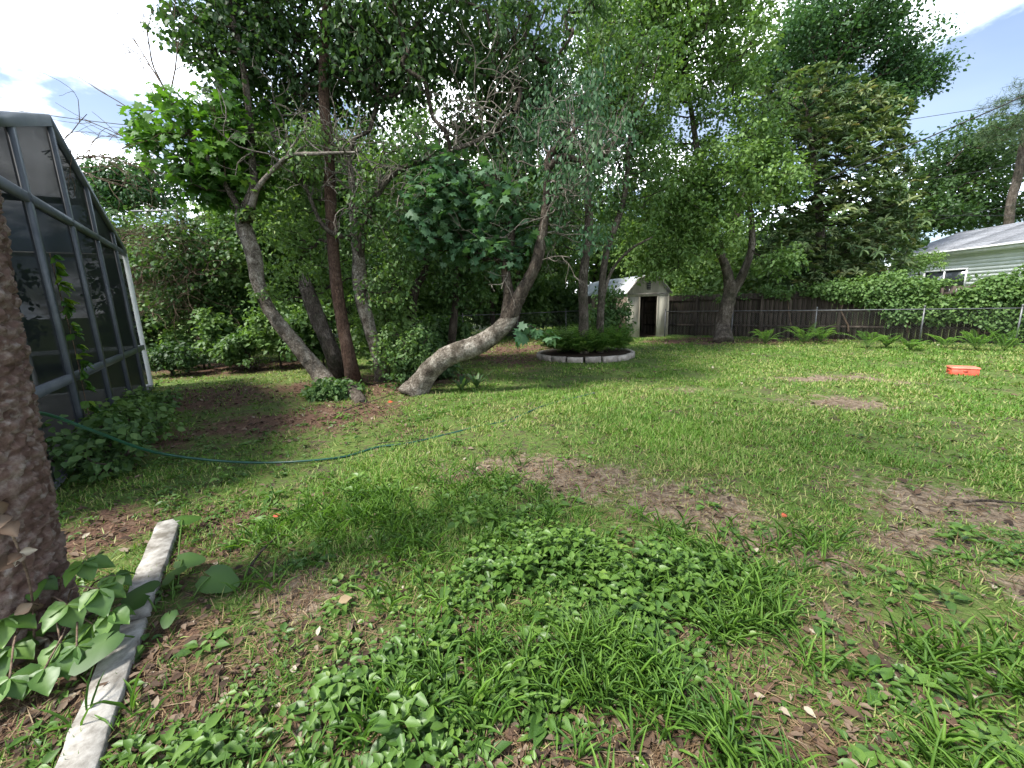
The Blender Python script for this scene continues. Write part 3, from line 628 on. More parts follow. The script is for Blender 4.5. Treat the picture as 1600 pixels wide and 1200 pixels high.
TH, ZZ = np.meshgrid(thh, zz); q3 = np.stack([np.cos(TH)*.25, np.sin(TH)*.25, ZZ], -1).reshape(-1, 3); wob = (vnoise(q3*7, 3)-.5).reshape(TH.shape)
c1, id1 = worley(TH/(2*math.pi)*34+wob*1.2, ZZ/.062+wob*1.6, 34, 3); c2, id2 = worley(TH/(2*math.pi)*80, ZZ/.024+wob*3, 80, 8)
disp = .026*np.clip(c1*2.6, 0, 1)+.012*id1+.010*np.clip(c2*2.5, 0, 1)+.008*id2
rad = (RT-.02)*(1+.18*np.exp(-ZZ/.18))*(1-.02*ZZ)+disp-.02
lean = np.stack([.085*ZZ, .0*ZZ, ZZ], -1); lean[..., 2] = ZZ
V = (TC+lean+np.stack([np.cos(TH)*rad, np.sin(TH)*rad, 0*ZZ], -1)).reshape(-1, 3)
i, j = np.meshgrid(np.arange(nz-1), np.arange(ns), indexing='ij'); i = i.ravel(); j = j.ravel(); k = (j+1) % ns
T = np.stack([i*ns+j, i*ns+k, (i+1)*ns+k, (i+1)*ns+j], 1)
m_, t, o = new_mat('bark_pine'); v = objvec(t); a = attr(t)
c = ramp(t, a, [(0, G(.05, .027, .022)), (.5, G(.13, .083, .068)), (1, G(.25, .20, .175))])
fl = noise(t, 60, 5, .7, v); c = mixc(t, ramp(t, fl, [(.35, .6), (.6, 0.)]), c, G(.075, .04, .034)); c = mixc(t, ramp(t, noise(t, 22, 4, .6, v), [(.55, 0.), (.72, .6)]), c, G(.30, .265, .245))
b = pbsdf(t, c, .9, .15, bump=bumpn(t, fl, .7, .01)); t.links.new(b.outputs[0], o.inputs[0]); M['bark_pine'] = m_
part('trunk', V, T, m_, pine, {'v': (id1*.5+id2*.5).ravel()}, False)
top = TC+np.array([.085*4.2, 0, 4.2]); up_ = trunk_part(pine, [top, top+[.25, -.3, 3.6], top+[.2, -.7, 6.4]], [.2, .17, .08], M['bark_brown'], 14, .2, .1, 'upper_trunk')
def needles(C, per, ln, mat, par, crad=.3):
    n = len(C)*per; idx = np.repeat(np.arange(len(C)), per); d = rdir(n)+[0, 0, .2]; pos = C[idx]+rdir(n)*crad*rng.random((n, 1))
    V, T, a = scatter(BLADE, pos, d, rdir(n), ln*rng.uniform(.7, 1.2, n), .035, rng.random(n), bend=.25); return part('crown', V, T, mat, par, {'v': a})
C = crown_pts([(top+np.array([-.2, -.9, 5.6]), np.array([3., 2.6, 1.9]))], 150, .3, .8); mb = MB(); grow(up_[4:], C, mb, .006); mb.build('branches', M['bark_brown'], pine, True)['kind'] = 'stuff'
needles(C, 60, .28, M['needle'], pine)

# --- central clump -------------------------------------------------------
bA = zb(gp(516, 612))
tA = thing('leaning_tree', 'pale grey trunk leaning left, broken off at the top, with lobed leaves', 'tree', g2(bA))
pA = trunk_part(tA, [bA]+pts([(500, 585, 8.1), (468, 545, 8.05), (425, 490, 8.0), (405, 447, 8.0), (396, 400, 8.0), (380, 352, 8.0), (376, 330, 8.0)]), [.23, .165, .138, .13, .125, .125, .13, .09], M['bark_pale'], 24, .04, .3)
lA = trunk_part(tA, pts([(382, 345, 8.0), (390, 318, 7.95), (398, 290, 7.95), (394, 250, 8.0), (392, 205, 8.0), (386, 150, 8.1), (378, 90, 8.2), (362, 20, 8.3), (350, -60, 8.4)]), [.13, .10, .075, .06, .055, .055, .05, .045, .03], M['bark_grey'], 12, .07, .2, 'limb')
lA2 = trunk_part(tA, pts([(392, 325, 7.9), (402, 295, 7.8), (430, 262, 7.7), (455, 243, 7.6), (500, 240, 7.5), (560, 238, 7.5)]), [.06, .045, .038, .034, .028, .018], M['twig'], 10, .07, .2, 'limb')
lA3 = trunk_part(tA, pts([(378, 335, 8.), (350, 285, 8.), (310, 225, 8.), (285, 190, 8.), (265, 155, 8.), (240, 105, 8.0)]), [.06, .045, .035, .028, .02, .012], M['bark_grey'], 8, .07, .1, 'limb')
mb = MB()
for p, d, L_ in ((lA3[-20], (-.7, 0, .7), 1.1), (lA3[-12], (-.9, 0, .35), 1.1), (lA3[-5], (-.4, .1, .9), .9), (lA3[-8], (.5, 0, .9), 1.2), (lA3[-26], (-1, 0, .3), 1.2), (lA3[-30], (.3, -.2, 1), 1.3), (lA3[-1], (-.2, 0, 1), .5)):
    twig_tree(mb, p, d, L_, .014, 2, spread=.5, curl=.13)
tag(mb.build('bare_branches', M['vine_stem'], tA, True), 'leafless dead branches against the sky')
foliage(tA, [E(300, 215, 8.1, 70, 60), E(355, 265, 8.2, 65, 45), E(240, 205, 8., 30, 25), E(400, 200, 8.3, 50, 60), E(320, 290, 8.1, 40, 25)], 210, 12, .26, LOBED, .15, 1., M['leaf_fig'], np.vstack([lA, lA3]), M['bark_grey'], .3, 1.5, .5, .006, seed=3)
foliage(tA, [E(360, 90, 8.4, 70, 70), E(330, 20, 8.6, 60, 70)], 130, 26, .26, OVAL, .10, .9, M['leaf_dark'], lA, M['bark_dark'], .35, 1.4, .5, .005, seed=5, name='upper_crown')
foliage(tA, [E(404, 460, 7.8, 16, 16), E(388, 338, 7.8, 18, 12), E(505, 600, 7.7, 22, 12)], 26, 9, .12, OVAL, .085, .8, M['leaf_mid'], pA[10:], M['vine_stem'], .2, 1.5, .4, .003, seed=6, name='sprouts')
mb = MB()   # splintered collar at the break
for k in range(26):
    p = pA[-1-random.randint(0, 6)]+rdir(1)[0]*.12; mb.tube([p, p+np.array([random.uniform(-.08, .08), random.uniform(-.08, .08), random.uniform(.06, .22)])], [.02, .004], 5)
mb.build('splinters', M['bark_dark'], tA)

bB = zb(gp(530, 596)); tB = thing('broken_trunk', 'short weathered trunk broken off behind the leaning trunk', 'tree', g2(bB))
pB = trunk_part(tB, [bB]+pts([(522, 560, 8.6), (505, 520, 8.65), (490, 482, 8.7), (478, 450, 8.7)]), [.17, .155, .15, .145, .13], M['bark_grey'], 22, .04, .4)
mb = MB()
for k in range(22):
    p = pB[-1-random.randint(0, 4)]+rdir(1)[0]*.12; mb.tube([p, p+np.array([random.uniform(-.1, .04), 0, random.uniform(.08, .3)])], [.025, .004], 5)
mb.build('splinters', M['bark_pale'], tB)

bC = zb(gp(553, 600)); tC = thing('brown_trunk_tree', 'tall straight tree with slim reddish brown trunk in the clump', 'tree', g2(bC))
pC = trunk_part(tC, [bC]+pts([(548, 570, 8.3), (535, 505, 8.35), (524, 430, 8.4), (517, 330, 8.45), (513, 230, 8.5), (506, 150, 8.6), (508, 60, 8.7), (512, -60, 8.8), (505, -190, 8.9)]), [.19, .135, .115, .11, .105, .10, .095, .085, .07, .04], M['bark_brown'], 20, .05, .12)
foliage(tC, [E(420, 50, 9., 110, 90), E(540, 20, 9.2, 140, 80), E(470, 130, 9.2, 80, 50), E(580, 120, 9.4, 90, 70), E(480, -130, 9.2, 220, 110), E(400, 170, 9., 60, 40)], 760, 27, .30, OVAL, .105, .68, M['leaf_dark'], pC[60:], M['bark_dark'], .34, 1.1, .6, .0055, seed=7)

bD = zb(gp(600, 594)); tD = thing('twisted_tree', 'pale twisted tree with bare tangled branches in the middle of the clump', 'tree', g2(bD))
pD = trunk_part(tD, [bD]+pts([(592, 560, 8.6), (575, 505, 8.6), (563, 450, 8.6), (560, 400, 8.6), (552, 340, 8.5), (550, 290, 8.5), (545, 245, 8.4)]), [.18, .125, .12, .125, .11, .07, .055, .04], M['bark_pale'], 22, .05, .35)
l1 = trunk_part(tD, pts([(560, 410, 8.6), (570, 355, 8.4), (592, 300, 8.2), (615, 272, 8.1), (650, 255, 8.), (700, 238, 7.9), (760, 212, 7.8), (800, 175, 7.8)]), [.085, .065, .058, .054, .048, .042, .035, .02], M['bark_grey'], 12, .06, .2, 'limb')
l2 = trunk_part(tD, pts([(548, 372, 8.5), (520, 365, 8.3), (500, 345, 8.2), (485, 310, 8.2), (470, 275, 8.2), (455, 230, 8.3), (440, 180, 8.4)]), [.055, .045, .04, .036, .03, .024, .015], M['bark_grey'], 10, .06, .2, 'limb')
mb = MB()
for src, n_ in ((l1, 26), (pD[70:], 16), (l2, 8), (lA2, 8)):
    for k in range(n_):
        p = src[random.randint(len(src)//4, len(src)-1)]; twig_tree(mb, p, rdir(1)[0]+np.array([.1, -.4, .35]), random.uniform(.5, 1.1), .015, 2, spread=.9, curl=.42)
tag(mb.build('bare_twigs', M['twig'], tD, True), 'tangle of bare pale twigs')
foliage(tD, [E(640, 110, 8.8, 120, 110), E(760, 110, 9.3, 120, 110), E(720, -20, 9.5, 200, 90), E(610, 220, 9., 70, 40), E(720, 190, 8.8, 90, 45), E(830, 150, 9., 70, 60), E(660, 200, 8.6, 60, 40)], 820, 25, .30, OVAL, .105, .66, M['leaf_dark'], np.vstack([l1[20:], pD[-20:]]), M['bark_dark'], .42, 1.0, .7, .0055, seed=23)

foliage(tD, [E(585, 330, 8.0, 55, 50), E(610, 430, 8.3, 45, 60), E(470, 250, 8.1, 60, 50), E(640, 240, 7.8, 50, 35)], 130, 20, .24, OVAL, .085, .7, M['leaf_mid'], np.vstack([pD[40:], l2]), M['bark_dark'], .42, 1.6, .7, .004, seed=27, name='low_crown')
foliage(tC, [E(460, 370, 8.9, 50, 60), E(500, 300, 8.9, 60, 50), E(450, 450, 9., 40, 45), E(540, 440, 9.2, 40, 50)], 170, 22, .25, OVAL, .09, .7, M['leaf_light'], pC[30:90], M['bark_dark'], .38, 1.5, .6, .004, seed=29, name='low_crown')
bE = zb(gp(640, 616)); tE = thing('curved_trunk_tree', 'tree with thick curved trunk bowing right above the lawn', 'tree', g2(bE))
pE = trunk_part(tE, [bE]+pts([(655, 602, 7.55), (676, 575, 7.5), (703, 555, 7.45), (742, 541, 7.4), (775, 521, 7.4), (798, 496, 7.4), (806, 472, 7.4)]), [.28, .215, .19, .185, .18, .165, .14, .09], M['bark_pale'], 26, .04, .3)
e1 = trunk_part(tE, pts([(790, 505, 7.4), (795, 460, 7.45), (790, 420, 7.5), (800, 370, 7.6), (790, 320, 7.8), (770, 270, 8.)]), [.12, .10, .08, .06, .05, .035], M['bark_dark'], 14, .05, .3, 'limb')
e2 = trunk_part(tE, pts([(778, 522, 7.4), (796, 497, 7.4), (812, 462, 7.4), (838, 410, 7.4), (850, 345, 7.45), (855, 290, 7.5), (858, 245, 7.5), (885, 222, 7.4), (900, 200, 7.3)]), [.11, .150, .125, .10, .08, .07, .065, .055, .04], M['bark_dark'], 18, .05, .4, 'limb')
e3 = trunk_part(tE, pts([(857, 262, 7.5), (880, 245, 7.4), (920, 255, 7.3), (945, 240, 7.2), (965, 215, 7.2)]), [.06, .055, .045, .035, .02], M['bark_dark'], 10, .06, .2, 'limb')
mb = MB()
for src, n_ in ((e1, 8), (e2, 12), (e3, 10)):
    for k in range(n_):
        p = src[random.randint(len(src)//3, len(src)-1)]; twig_tree(mb, p, rdir(1)[0]+np.array([.2, -.3, .1]), random.uniform(.4, .9), .012, 2, spread=.9, curl=.4)
tag(mb.build('bare_twigs', M['twig'], tE, True), 'bare pale twigs among the hanging leaves')
foliage(tE, [E(730, 320, 7.9, 90, 55), E(690, 280, 8.1, 60, 35), E(780, 380, 7.7, 60, 35), E(700, 370, 8.2, 60, 40)], 230, 12, .28, LOBED, .15, 1., M['leaf_blue'], e1, M['bark_dark'], .3, 1.5, .3, .006, seed=9)
# hanging vine curtain on the right limb
C = crown_pts([E(905, 280, 7.4, 65, 90), E(940, 200, 7.5, 45, 60), E(880, 180, 7.7, 60, 50), E(930, 350, 7.4, 35, 50), E(910, 110, 7.8, 45, 40), E(830, 220, 8.1, 60, 50)], 230, .33, 1.6, .5, 31)
V, T, a = clump_leaves(C, .2, 17, OVAL, .085, .62, 1.6, 1.1, up=.2); part('hanging_leaves', V, T, M['leaf_blue'], tE, {'v': a})
mb = MB(); grow(e2[30:], C, mb, .0035); mb.build('branches', M['twig'], tE, True)['kind'] = 'stuff'
c_ = at(835, 525, 7.3); C = np.array([at(828, 508, 7.3), at(845, 515, 7.3), at(815, 520, 7.3), at(860, 525, 7.3)]); V, T, a = clump_leaves(C, .12, 7, LOBED, .2, 1., .6); part('low_spray', V, T, M['leaf_blue'], tE, {'v': a})
mb = MB(); grow(pE[-30:], C, mb, .006); mb.build('low_twigs', M['bark_dark'], tE)

bs = zb(gp(566, 628)); sp0 = thing('cut_stump', 'short sawn stump with pale cut face at the clump foot', 'stump', g2(bs))
q1 = at(541, 598, 7.7); V, T = tube(spline(np.array([bs, (bs+q1)/2+[0, 0, .03], q1]), .04), .105, 18, .25); part('stub', V, T, M['bark_grey'], sp0, None, True)
dq = nrm(q1-bs); th = np.arange(18)*2*math.pi/18; xx = nrm(np.cross(dq, UP)); yy = np.cross(dq, xx); part('cut_face', np.vstack([[q1+dq*.012], q1+dq*.008+.095*(np.cos(th)[:, None]*xx+np.sin(th)[:, None]*yy)]), [(0, 1+k, 1+(k+1) % 18) for k in range(18)], M['cut_wood'], sp0)

bF = zb(gp(706, 562)); tF = thing('slender_tree', 'slender dark stemmed young tree between clump and fence', 'tree', g2(bF))
pF = trunk_part(tF, [bF]+pts([(706, 530, 11.), (712, 470, 11.), (716, 420, 11.), (730, 380, 11.), (760, 350, 11.)]), [.12, .11, .09, .08, .06, .03], M['bark_dark'], 12, .08, .2)
foliage(tF, [E(720, 440, 11., 60, 55), E(680, 400, 11.2, 60, 40), E(760, 400, 11.2, 50, 40)], 150, 26, .28, OVAL, .10, .8, M['leaf_mid'], pF, M['bark_dark'], .38, 1.2, .4, seed=12)
bG = zb(gp(640, 560)); tG = thing('forked_tree', 'dark forked small tree behind the shrub in the clump', 'tree', g2(bG))
pG = trunk_part(tG, [bG]+pts([(642, 500, 10.8), (650, 450, 10.8), (665, 420, 10.8), (660, 370, 10.8), (640, 320, 10.9)]), [.13, .12, .11, .09, .06, .03], M['bark_dark'], 12, .08, .2)
foliage(tG, [E(620, 400, 11, 70, 60), E(650, 330, 11., 80, 50), E(600, 470, 10.6, 40, 40)], 190, 26, .28, OVAL, .10, .8, M['leaf_mid'], pG, M['bark_dark'], .36, 1.2, .4, seed=14)

# trees in the planter
for lb, base, path, rad, ells, sd in (
    ('left of two slim grey trunks rising from the fern bed', (912, 546, 11.6), [(912, 500, 11.6), (912, 430, 11.6), (920, 350, 11.6), (918, 260, 11.7), (930, 160, 11.8)], [.15, .14, .13, .12, .09, .05], [E(880, 330, 11.9, 60, 60), E(930, 220, 12, 90, 90), E(900, 120, 12.2, 90, 90)], 41),
    ('right of two slim grey trunks rising from the fern bed', (937, 545, 11.7), [(938, 500, 11.7), (942, 430, 11.7), (950, 385, 11.7), (975, 310, 11.8), (985, 200, 11.9)], [.11, .10, .10, .09, .07, .04], [E(990, 250, 12.2, 70, 90), E(970, 350, 12., 50, 45), E(980, 120, 12.4, 80, 100)], 43)):
    b_ = at(*base); b_[2] = .1; tt = thing('planter_tree', lb, 'tree', g2(b_)); pp_ = trunk_part(tt, [b_]+pts(path), rad, M['bark_grey'], 14, .08, .25)
    if sd == 43: l_ = trunk_part(tt, pts([(939, 480, 11.7), (955, 425, 11.6), (985, 390, 11.5), (1020, 370, 11.4)]), [.05, .045, .035, .02], M['bark_grey'], 8, .1, .2, 'limb')
    foliage(tt, ells, 260, 26, .32, OVAL, .10, .8, M['leaf_mid'] if sd == 43 else M['leaf_dark'], pp_[20:], M['bark_dark'], .36, 1., .5, seed=sd)

# --- right side trees ------------------------------------------------------
bM = zb(gp(1130, 535)); tM = thing('camphor_tree', 'bright green small leaved tree with forked pale trunk beside the shed', 'tree', g2(bM))
pM = trunk_part(tM, [bM]+pts([(1130, 510, 15.2), (1136, 480, 15.2), (1141, 455, 15.2), (1135, 420, 15.2), (1110, 350, 15.1), (1090, 240, 15), (1070, 100, 15)]), [.38, .26, .235, .235, .15, .12, .10, .05], M['bark_grey'], 22, .07, .3)
m2 = trunk_part(tM, pts([(1141, 462, 15.2), (1160, 430, 15.1), (1175, 380, 15.), (1170, 300, 14.8), (1180, 220, 14.8)]), [.2, .15, .11, .08, .05], M['bark_grey'], 14, .08, .3, 'limb')
foliage(tM, [E(1050, 130, 15.2, 120, 130), E(1080, -60, 15.5, 130, 130), E(1130, 300, 14.6, 100, 90), E(1040, 320, 15, 70, 80), E(1190, 360, 14.4, 50, 55), E(1160, 190, 14.8, 60, 80), E(1020, 400, 15., 50, 30), E(970, 60, 15.6, 80, 110), E(1120, 410, 14.4, 80, 30), E(1200, 410, 14.2, 45, 35), E(1210, 290, 14.6, 40, 50), E(1060, 400, 14.6, 60, 40)], 1500, 42, .42, DIAMOND, .148, .62, M['leaf_light'], np.vstack([pM[50:], m2[20:]]), M['bark_dark'], .34, .75, .4, .006, seed=17)
bL = zb(gp(1290, 519)); tL = thing('loquat_tree', 'tree with large leathery leaves in rosettes behind the board fence', 'tree', g2(bL))
pL = trunk_part(tL, [bL]+pts([(1290, 470, 17.6), (1285, 420, 17.6), (1280, 330, 17.6), (1270, 240, 17.6), (1260, 170, 17.6)]), [.22, .2, .18, .14, .1, .05], M['bark_grey'], 12, .1, .25)
C = crown_pts([E(1280, 260, 17.4, 105, 60), E(1300, 350, 17., 105, 70), E(1250, 180, 17.8, 75, 60), E(1350, 400, 16.8, 65, 40), E(1330, 210, 17.8, 65, 60), E(1240, 400, 17., 50, 50), E(1390, 350, 17, 40, 50), E(1380, 300, 17.4, 40, 50), E(1300, 430, 16.8, 80, 25)], 1350, .22, .7, .34, 19)
mb = MB(); grow(pL[8:], C, mb, .006); mb.build('branches', M['bark_dark'], tL, True)['kind'] = 'stuff'
per = 10; n = len(C)*per; idx = np.repeat(np.arange(len(C)), per); ang = np.tile(np.arange(per), len(C))*2.4+rng.random(n); el = rng.uniform(-.1, .95, n)
axd = nrm(rdir(len(C))*.5+[0, -.35, .8])[idx]; sx = nrm(np.cross(axd, [.3, .8, .2])); sy = np.cross(axd, sx)
dr = sx*np.cos(ang)[:, None]+sy*np.sin(ang)[:, None]+axd*el[:, None]
LQ = tmpl([(0, 0, 0), (.42, .38, .07), (.46, .65, .03), (0, 1, -.2), (-.46, .65, .03), (-.42, .38, .07)], HEX)
V, T, a = scatter(LQ, C[idx], dr, axd+0*dr, .30*rng.uniform(.7, 1.2, n), .30, np.clip(rng.random(len(C))[idx]*.6+rng.random(n)*.4, 0, 1), bend=.12); part('crown', V, T, M['leaf_loquat'], tL, {'v': a})
bO = np.array([14.2, 27.5, 0.]); tO = thing('live_oak', 'broad spreading oak crown rising behind the loquat', 'tree', bO)
pO = trunk_part(tO, [bO-[0, 0, .1], bO+[0, 0, 3], bO+[.2, 0, 6.], bO+[1, 0, 9]], [.5, .42, .38, .25], M['bark_dark'], 14, .3, .2)
foliage(tO, [E(1280, 70, 27., 110, 60, 3.5), E(1370, 110, 27., 70, 60, 3), E(1200, 90, 26., 70, 70, 3), E(1420, 90, 27.5, 30, 30, 2), E(1340, 40, 27, 70, 40, 3), E(1250, 180, 27, 80, 40, 3), E(1400, 150, 27, 50, 40, 3), E(1340, 170, 27, 60, 40, 3)], 1250, 38, .62, DIAMOND, .21, .7, M['leaf_oak'], pO[6:], M['bark_dark'], .36, .5, .2, .01, seed=20)
bR = np.array([30., 36., 0]); tR = thing('distant_oak', 'dark distant oak behind the white house roof', 'tree', bR)
pR = trunk_part(tR, [bR-[0, 0, .1], bR+[0, 0, 4], bR+[0, 0, 8]], [.5, .4, .2], M['bark_dark'], 10, .5, .2)
foliage(tR, [E(1470, 270, 36, 75, 65, 5), E(1540, 250, 37, 60, 55, 4), E(1440, 330, 35, 55, 40, 4), E(1540, 330, 37, 90, 35, 4)], 750, 28, .8, DIAMOND, .31, .7, M['leaf_dark'], pR, M['bark_dark'], .3, .4, .2, .012, seed=25)
bP = np.array([at(1578, 440, 30)[0], 30, 0.]); tP = thing('distant_pine', 'thin distant pine leaning at the right edge behind the roof', 'tree', bP)
pP = trunk_part(tP, [bP]+pts([(1578, 330, 30), (1590, 280, 30), (1598, 230, 30), (1612, 150, 30)]), [.3, .26, .24, .2, .1], M['bark_grey'], 10, .4, .15)
C = crown_pts([E(1590, 195, 30, 45, 14, 2), E(1575, 225, 30, 40, 9, 2), E(1620, 150, 30, 60, 30, 2)], 90, .3, .5); mb = MB(); grow(pP[3:], C, mb, .012); mb.build('branches', M['bark_dark'], tP, True)['kind'] = 'stuff'; needles(C, 70, .5, M['needle'], tP, .5)

# --- background greenery ---------------------------------------------------
def bush(name, label, base, ells, nclump, per, crad, tm, size, width, mat, cat='tree', gap=.32, seed=0, bark='bark_dark', trunk=.12, up=.7):
    b_ = np.array([base[0], base[1], 0.]); tt = thing(name, label, cat, b_); cz = max(c[2] for c, r in ells); ctr = np.mean([c for c, r in ells], axis=0)
    q = trunk_part(tt, [b_-[0, 0, .05], b_*.5+ctr*.5*[1, 1, 0]+[0, 0, ctr[2]*.45], ctr], [trunk, trunk*.8, trunk*.4], M[bark], 10, .2, .25, 'trunk' if cat == 'tree' else 'stem')
    foliage(tt, ells, nclump, per, crad, tm, size, width, M[mat], q, M[bark], gap, .9, .4, .006, seed=seed, up=up, name='crown' if cat == 'tree' else 'foliage'); return tt
bush('background_tree', 'light green tree seen between the leaning trunks', (-6.2, 14.2), [E(430, 400, 14, 80, 90), E(380, 350, 14, 60, 60), E(470, 320, 14.4, 60, 60)], 420, 32, .42, DIAMOND, .165, .65, 'leaf_light', seed=51)
bush('background_tree', 'sunlit leafy tree behind the middle of the clump', (-3.8, 16.4), [E(570, 400, 16, 90, 100), E(540, 300, 16.4, 90, 70), E(640, 330, 16.5, 70, 60)], 430, 32, .5, DIAMOND, .185, .65, 'leaf_light', seed=52)
bush('background_tree', 'leafy green tree behind the chain link fence left of shed', (-.8, 19.8), [E(760, 420, 19.5, 80, 65), E(700, 360, 20, 80, 80), E(830, 370, 20, 70, 80)], 430, 30, .55, DIAMOND, .21, .65, 'leaf_mid', seed=53)
bush('background_tree', 'pale green tree rising just behind the shed roof', (4.6, 25.4), [E(930, 390, 25., 90, 50), E(880, 320, 25, 80, 60), E(1010, 380, 25, 60, 50)], 380, 28, .65, DIAMOND, .26, .65, 'leaf_light', seed=54)
bush('background_tree', 'yellow green tree between shed and camphor trunk', (9.0, 22.6), [E(1080, 430, 22., 50, 30), E(1100, 390, 22.5, 80, 50), E(1180, 420, 22.5, 60, 35)], 330, 28, .5, DIAMOND, .23, .65, 'leaf_light', seed=55)
bush('background_tree', 'bright green shrubby tree under the loquat over the fence', (15.0, 18.5), [E(1290, 425, 19., 70, 25), E(1340, 440, 18.5, 50, 20)], 170, 40, .4, DIAMOND, .18, .6, 'leaf_light', seed=56)
for k, (lb, px, py, Y, rx, ry, mt) in enumerate((('tall light green tree filling the sky gap behind the twisted tree', 620, 250, 18., 110, 90, 'leaf_mid'), ('tall leafy tree behind the hanging leaves of the curved trunk', 800, 270, 19., 100, 110, 'leaf_mid'), ('tall pale green tree behind the leaning trunk top', 470, 260, 16.5, 70, 80, 'leaf_light'))):
    c_ = at(px, py, Y); bush('background_tree', lb, (c_[0], c_[1]), [E(px, py, Y, rx, ry), E(px+20, py+60, Y, rx*.9, ry*.7)], 420, 30, .55, DIAMOND, .0115*Y, .65, mt, seed=130+k, gap=.36, trunk=.16)
for k, (lb, px, Y, rx) in enumerate((('low leafy bush on the fence line behind the vine hedge end', 410, 15.6, 70), ('low leafy bush on the fence line behind the broken trunk', 510, 17.6, 70), ('low leafy bush on the fence line behind the twisted trunk', 610, 19., 70), ('low leafy bush on the fence line behind the slender tree', 710, 20.4, 65), ('low leafy bush on the fence line behind the curved trunk top', 800, 21.4, 60), ('low leafy bush on the fence line at the shed back corner', 875, 23., 55), ('low leafy bush over the board fence right of the shed', 1110, 20.5, 70), ('low leafy bush over the board fence behind the forked trunk', 1200, 19.5, 60))):
    c_ = at(px, 480, Y); bush('fence_bush', lb, (c_[0], c_[1]), [E(px, 462, Y, rx, 38), E(px, 490, Y, rx, 22)], 230, 28, .42, DIAMOND, .0105*Y, .7, ('leaf_light', 'leaf_mid')[k % 2], 'bush', seed=150+k, gap=.25, trunk=.08)
bush('sapling', 'yellow green sapling with feathery leaves before the white house', (17.2, 17.0), [E(1450, 405, 19., 30, 14), E(1420, 415, 19, 25, 18)], 45, 26, .28, DIAMOND, .16, .4, 'leaf_light', seed=57, trunk=.05)
bush('background_tree', 'grey green tree crown far left above the vine hedge', (-21., 23.), [E(210, 295, 22, 60, 38), E(170, 300, 22, 40, 28)], 260, 36, .55, DIAMOND, .2, .65, 'leaf_oak', seed=58)
for k, (lb, px, Y, py, rx, ry, mt) in enumerate((('dark dense tree closing the gap behind the vine hedge', 300, 19, 420, 110, 70, 'leaf_mid'), ('dense dark tree far behind the clump', 470, 24, 420, 120, 100, 'leaf_dark'), ('dense dark tree far behind the curved trunk', 650, 27, 410, 120, 120, 'leaf_dark'), ('dense dark tree behind the pale tree at the shed', 850, 31, 400, 130, 90, 'leaf_dark'), ('dark tree far behind the camphor tree', 1070, 31, 380, 140, 100, 'leaf_dark'), ('dark green tree behind the loquat and board fence', 1270, 27, 400, 130, 70, 'leaf_dark'))):
    c_ = at(px, py, Y); bush('background_tree', lb, (c_[0], c_[1]), [E(px, py, Y, rx, ry), E(px-40, py+50, Y, rx*.8, ry*.6)], 330, 26, .85*Y/26, DIAMOND, .013*Y, .8, mt, seed=60+k, gap=.2, trunk=.25)
# left: trees the enclosure mesh looks onto
for k, (lb, x, y, h) in enumerate((('dark tree seen through the enclosure mesh, nearest the corner', -16.5, 11.5, 2.7), ('dark tree seen through the enclosure mesh, at the left edge', -19., 7.0, 2.6))):
    bush('background_tree', lb, (x, y), [(np.array([x, y, h]), np.array([2.6, 2.6, 2.2])), (np.array([x-.5, y, 1.2]), np.array([2.6, 2.6, 1.4]))], 260, 34, .5, DIAMOND, .2, .7, 'leaf_mid', seed=80+k)
for k, (lb, t_, n_, h) in enumerate((('leafy weeds heaped against the enclosure beside the pine', -6.3, -.35, .42), ('leafy weeds against the enclosure base below the climbing vine', -5.3, -.35, .40), ('leafy weeds against the enclosure base in the middle', -4.4, -.3, .26), ('low weeds at the enclosure base near its far corner', -2.9, -.25, .2))):
    c_ = wp(t_, h*.5, n_); bush('weed_clump', lb, (c_[0], c_[1]), [(c_, np.array([.45, .45, h])), (c_+wd*.3, np.array([.4, .4, h*.8]))], 46, 20, .15, OVAL, .085, .8, ('leaf_mid', 'leaf_light')[k % 2], 'weeds', seed=210+k, trunk=.015)
# left vine hedge over the fence
hb = g2(gp(265, 560)); hb[1] = 12.2; vh = thing('vine_hedge', 'tall hedge smothered in vines behind the white corner post', 'hedge', hb)
els = [E(240, 400, 12.5, 60, 60), E(300, 390, 12.7, 70, 60), E(360, 410, 12.8, 60, 70), E(200, 420, 12.6, 40, 60), E(330, 480, 12.7, 70, 50), E(240, 500, 12.2, 60, 40), E(400, 500, 13, 60, 40), E(180, 350, 13.5, 50, 30)]
foliage(vh, els, 480, 30, .34, OVAL, .12, .9, M['leaf_mid'], [hb, hb+[0, 0, 1.], hb+[1, .3, 1.2], hb+[-1, 0, 1.2], hb+[2, .5, 1]], M['vine_stem'], .38, 1.0, .5, seed=71, name='leaves')
mb = MB()
for k in range(170):
    c_ = at(random.uniform(205, 300), random.uniform(340, 480), 11.9+random.uniform(-.2, .3)); twig_tree(mb, c_, rdir(1)[0]+np.array([0, -.2, -.3]), random.uniform(.6, 1.4), .008, 1, spread=.8, curl=.5)
tag(mb.build('dead_vines', M['vine_stem'], vh, True), 'mat of brown leafless vines')
bp = g2(gp(345, 553)); br = thing('brush_pile', 'heap of brown dead vine stems below the vine hedge', 'brush', bp); mb = MB()
for k in range(210):
    a = random.uniform(0, 6.28); r_ = random.random()**.5; c_ = bp+np.array([1.15*r_*math.cos(a), .7*r_*math.sin(a)+.3, random.random()*.95*(1-r_*r_*.7)+.05]); twig_tree(mb, c_, rdir(1)[0]+np.array([0, 0, -.35]), random.uniform(.5, 1.1), .007, 1, spread=.8, curl=.6)
V_ = mb.V
for q in V_: q[:, 2] = np.maximum(q[:, 2], .01)
mb.build('stems', M['vine_stem'], br, True)['kind'] = 'stuff'
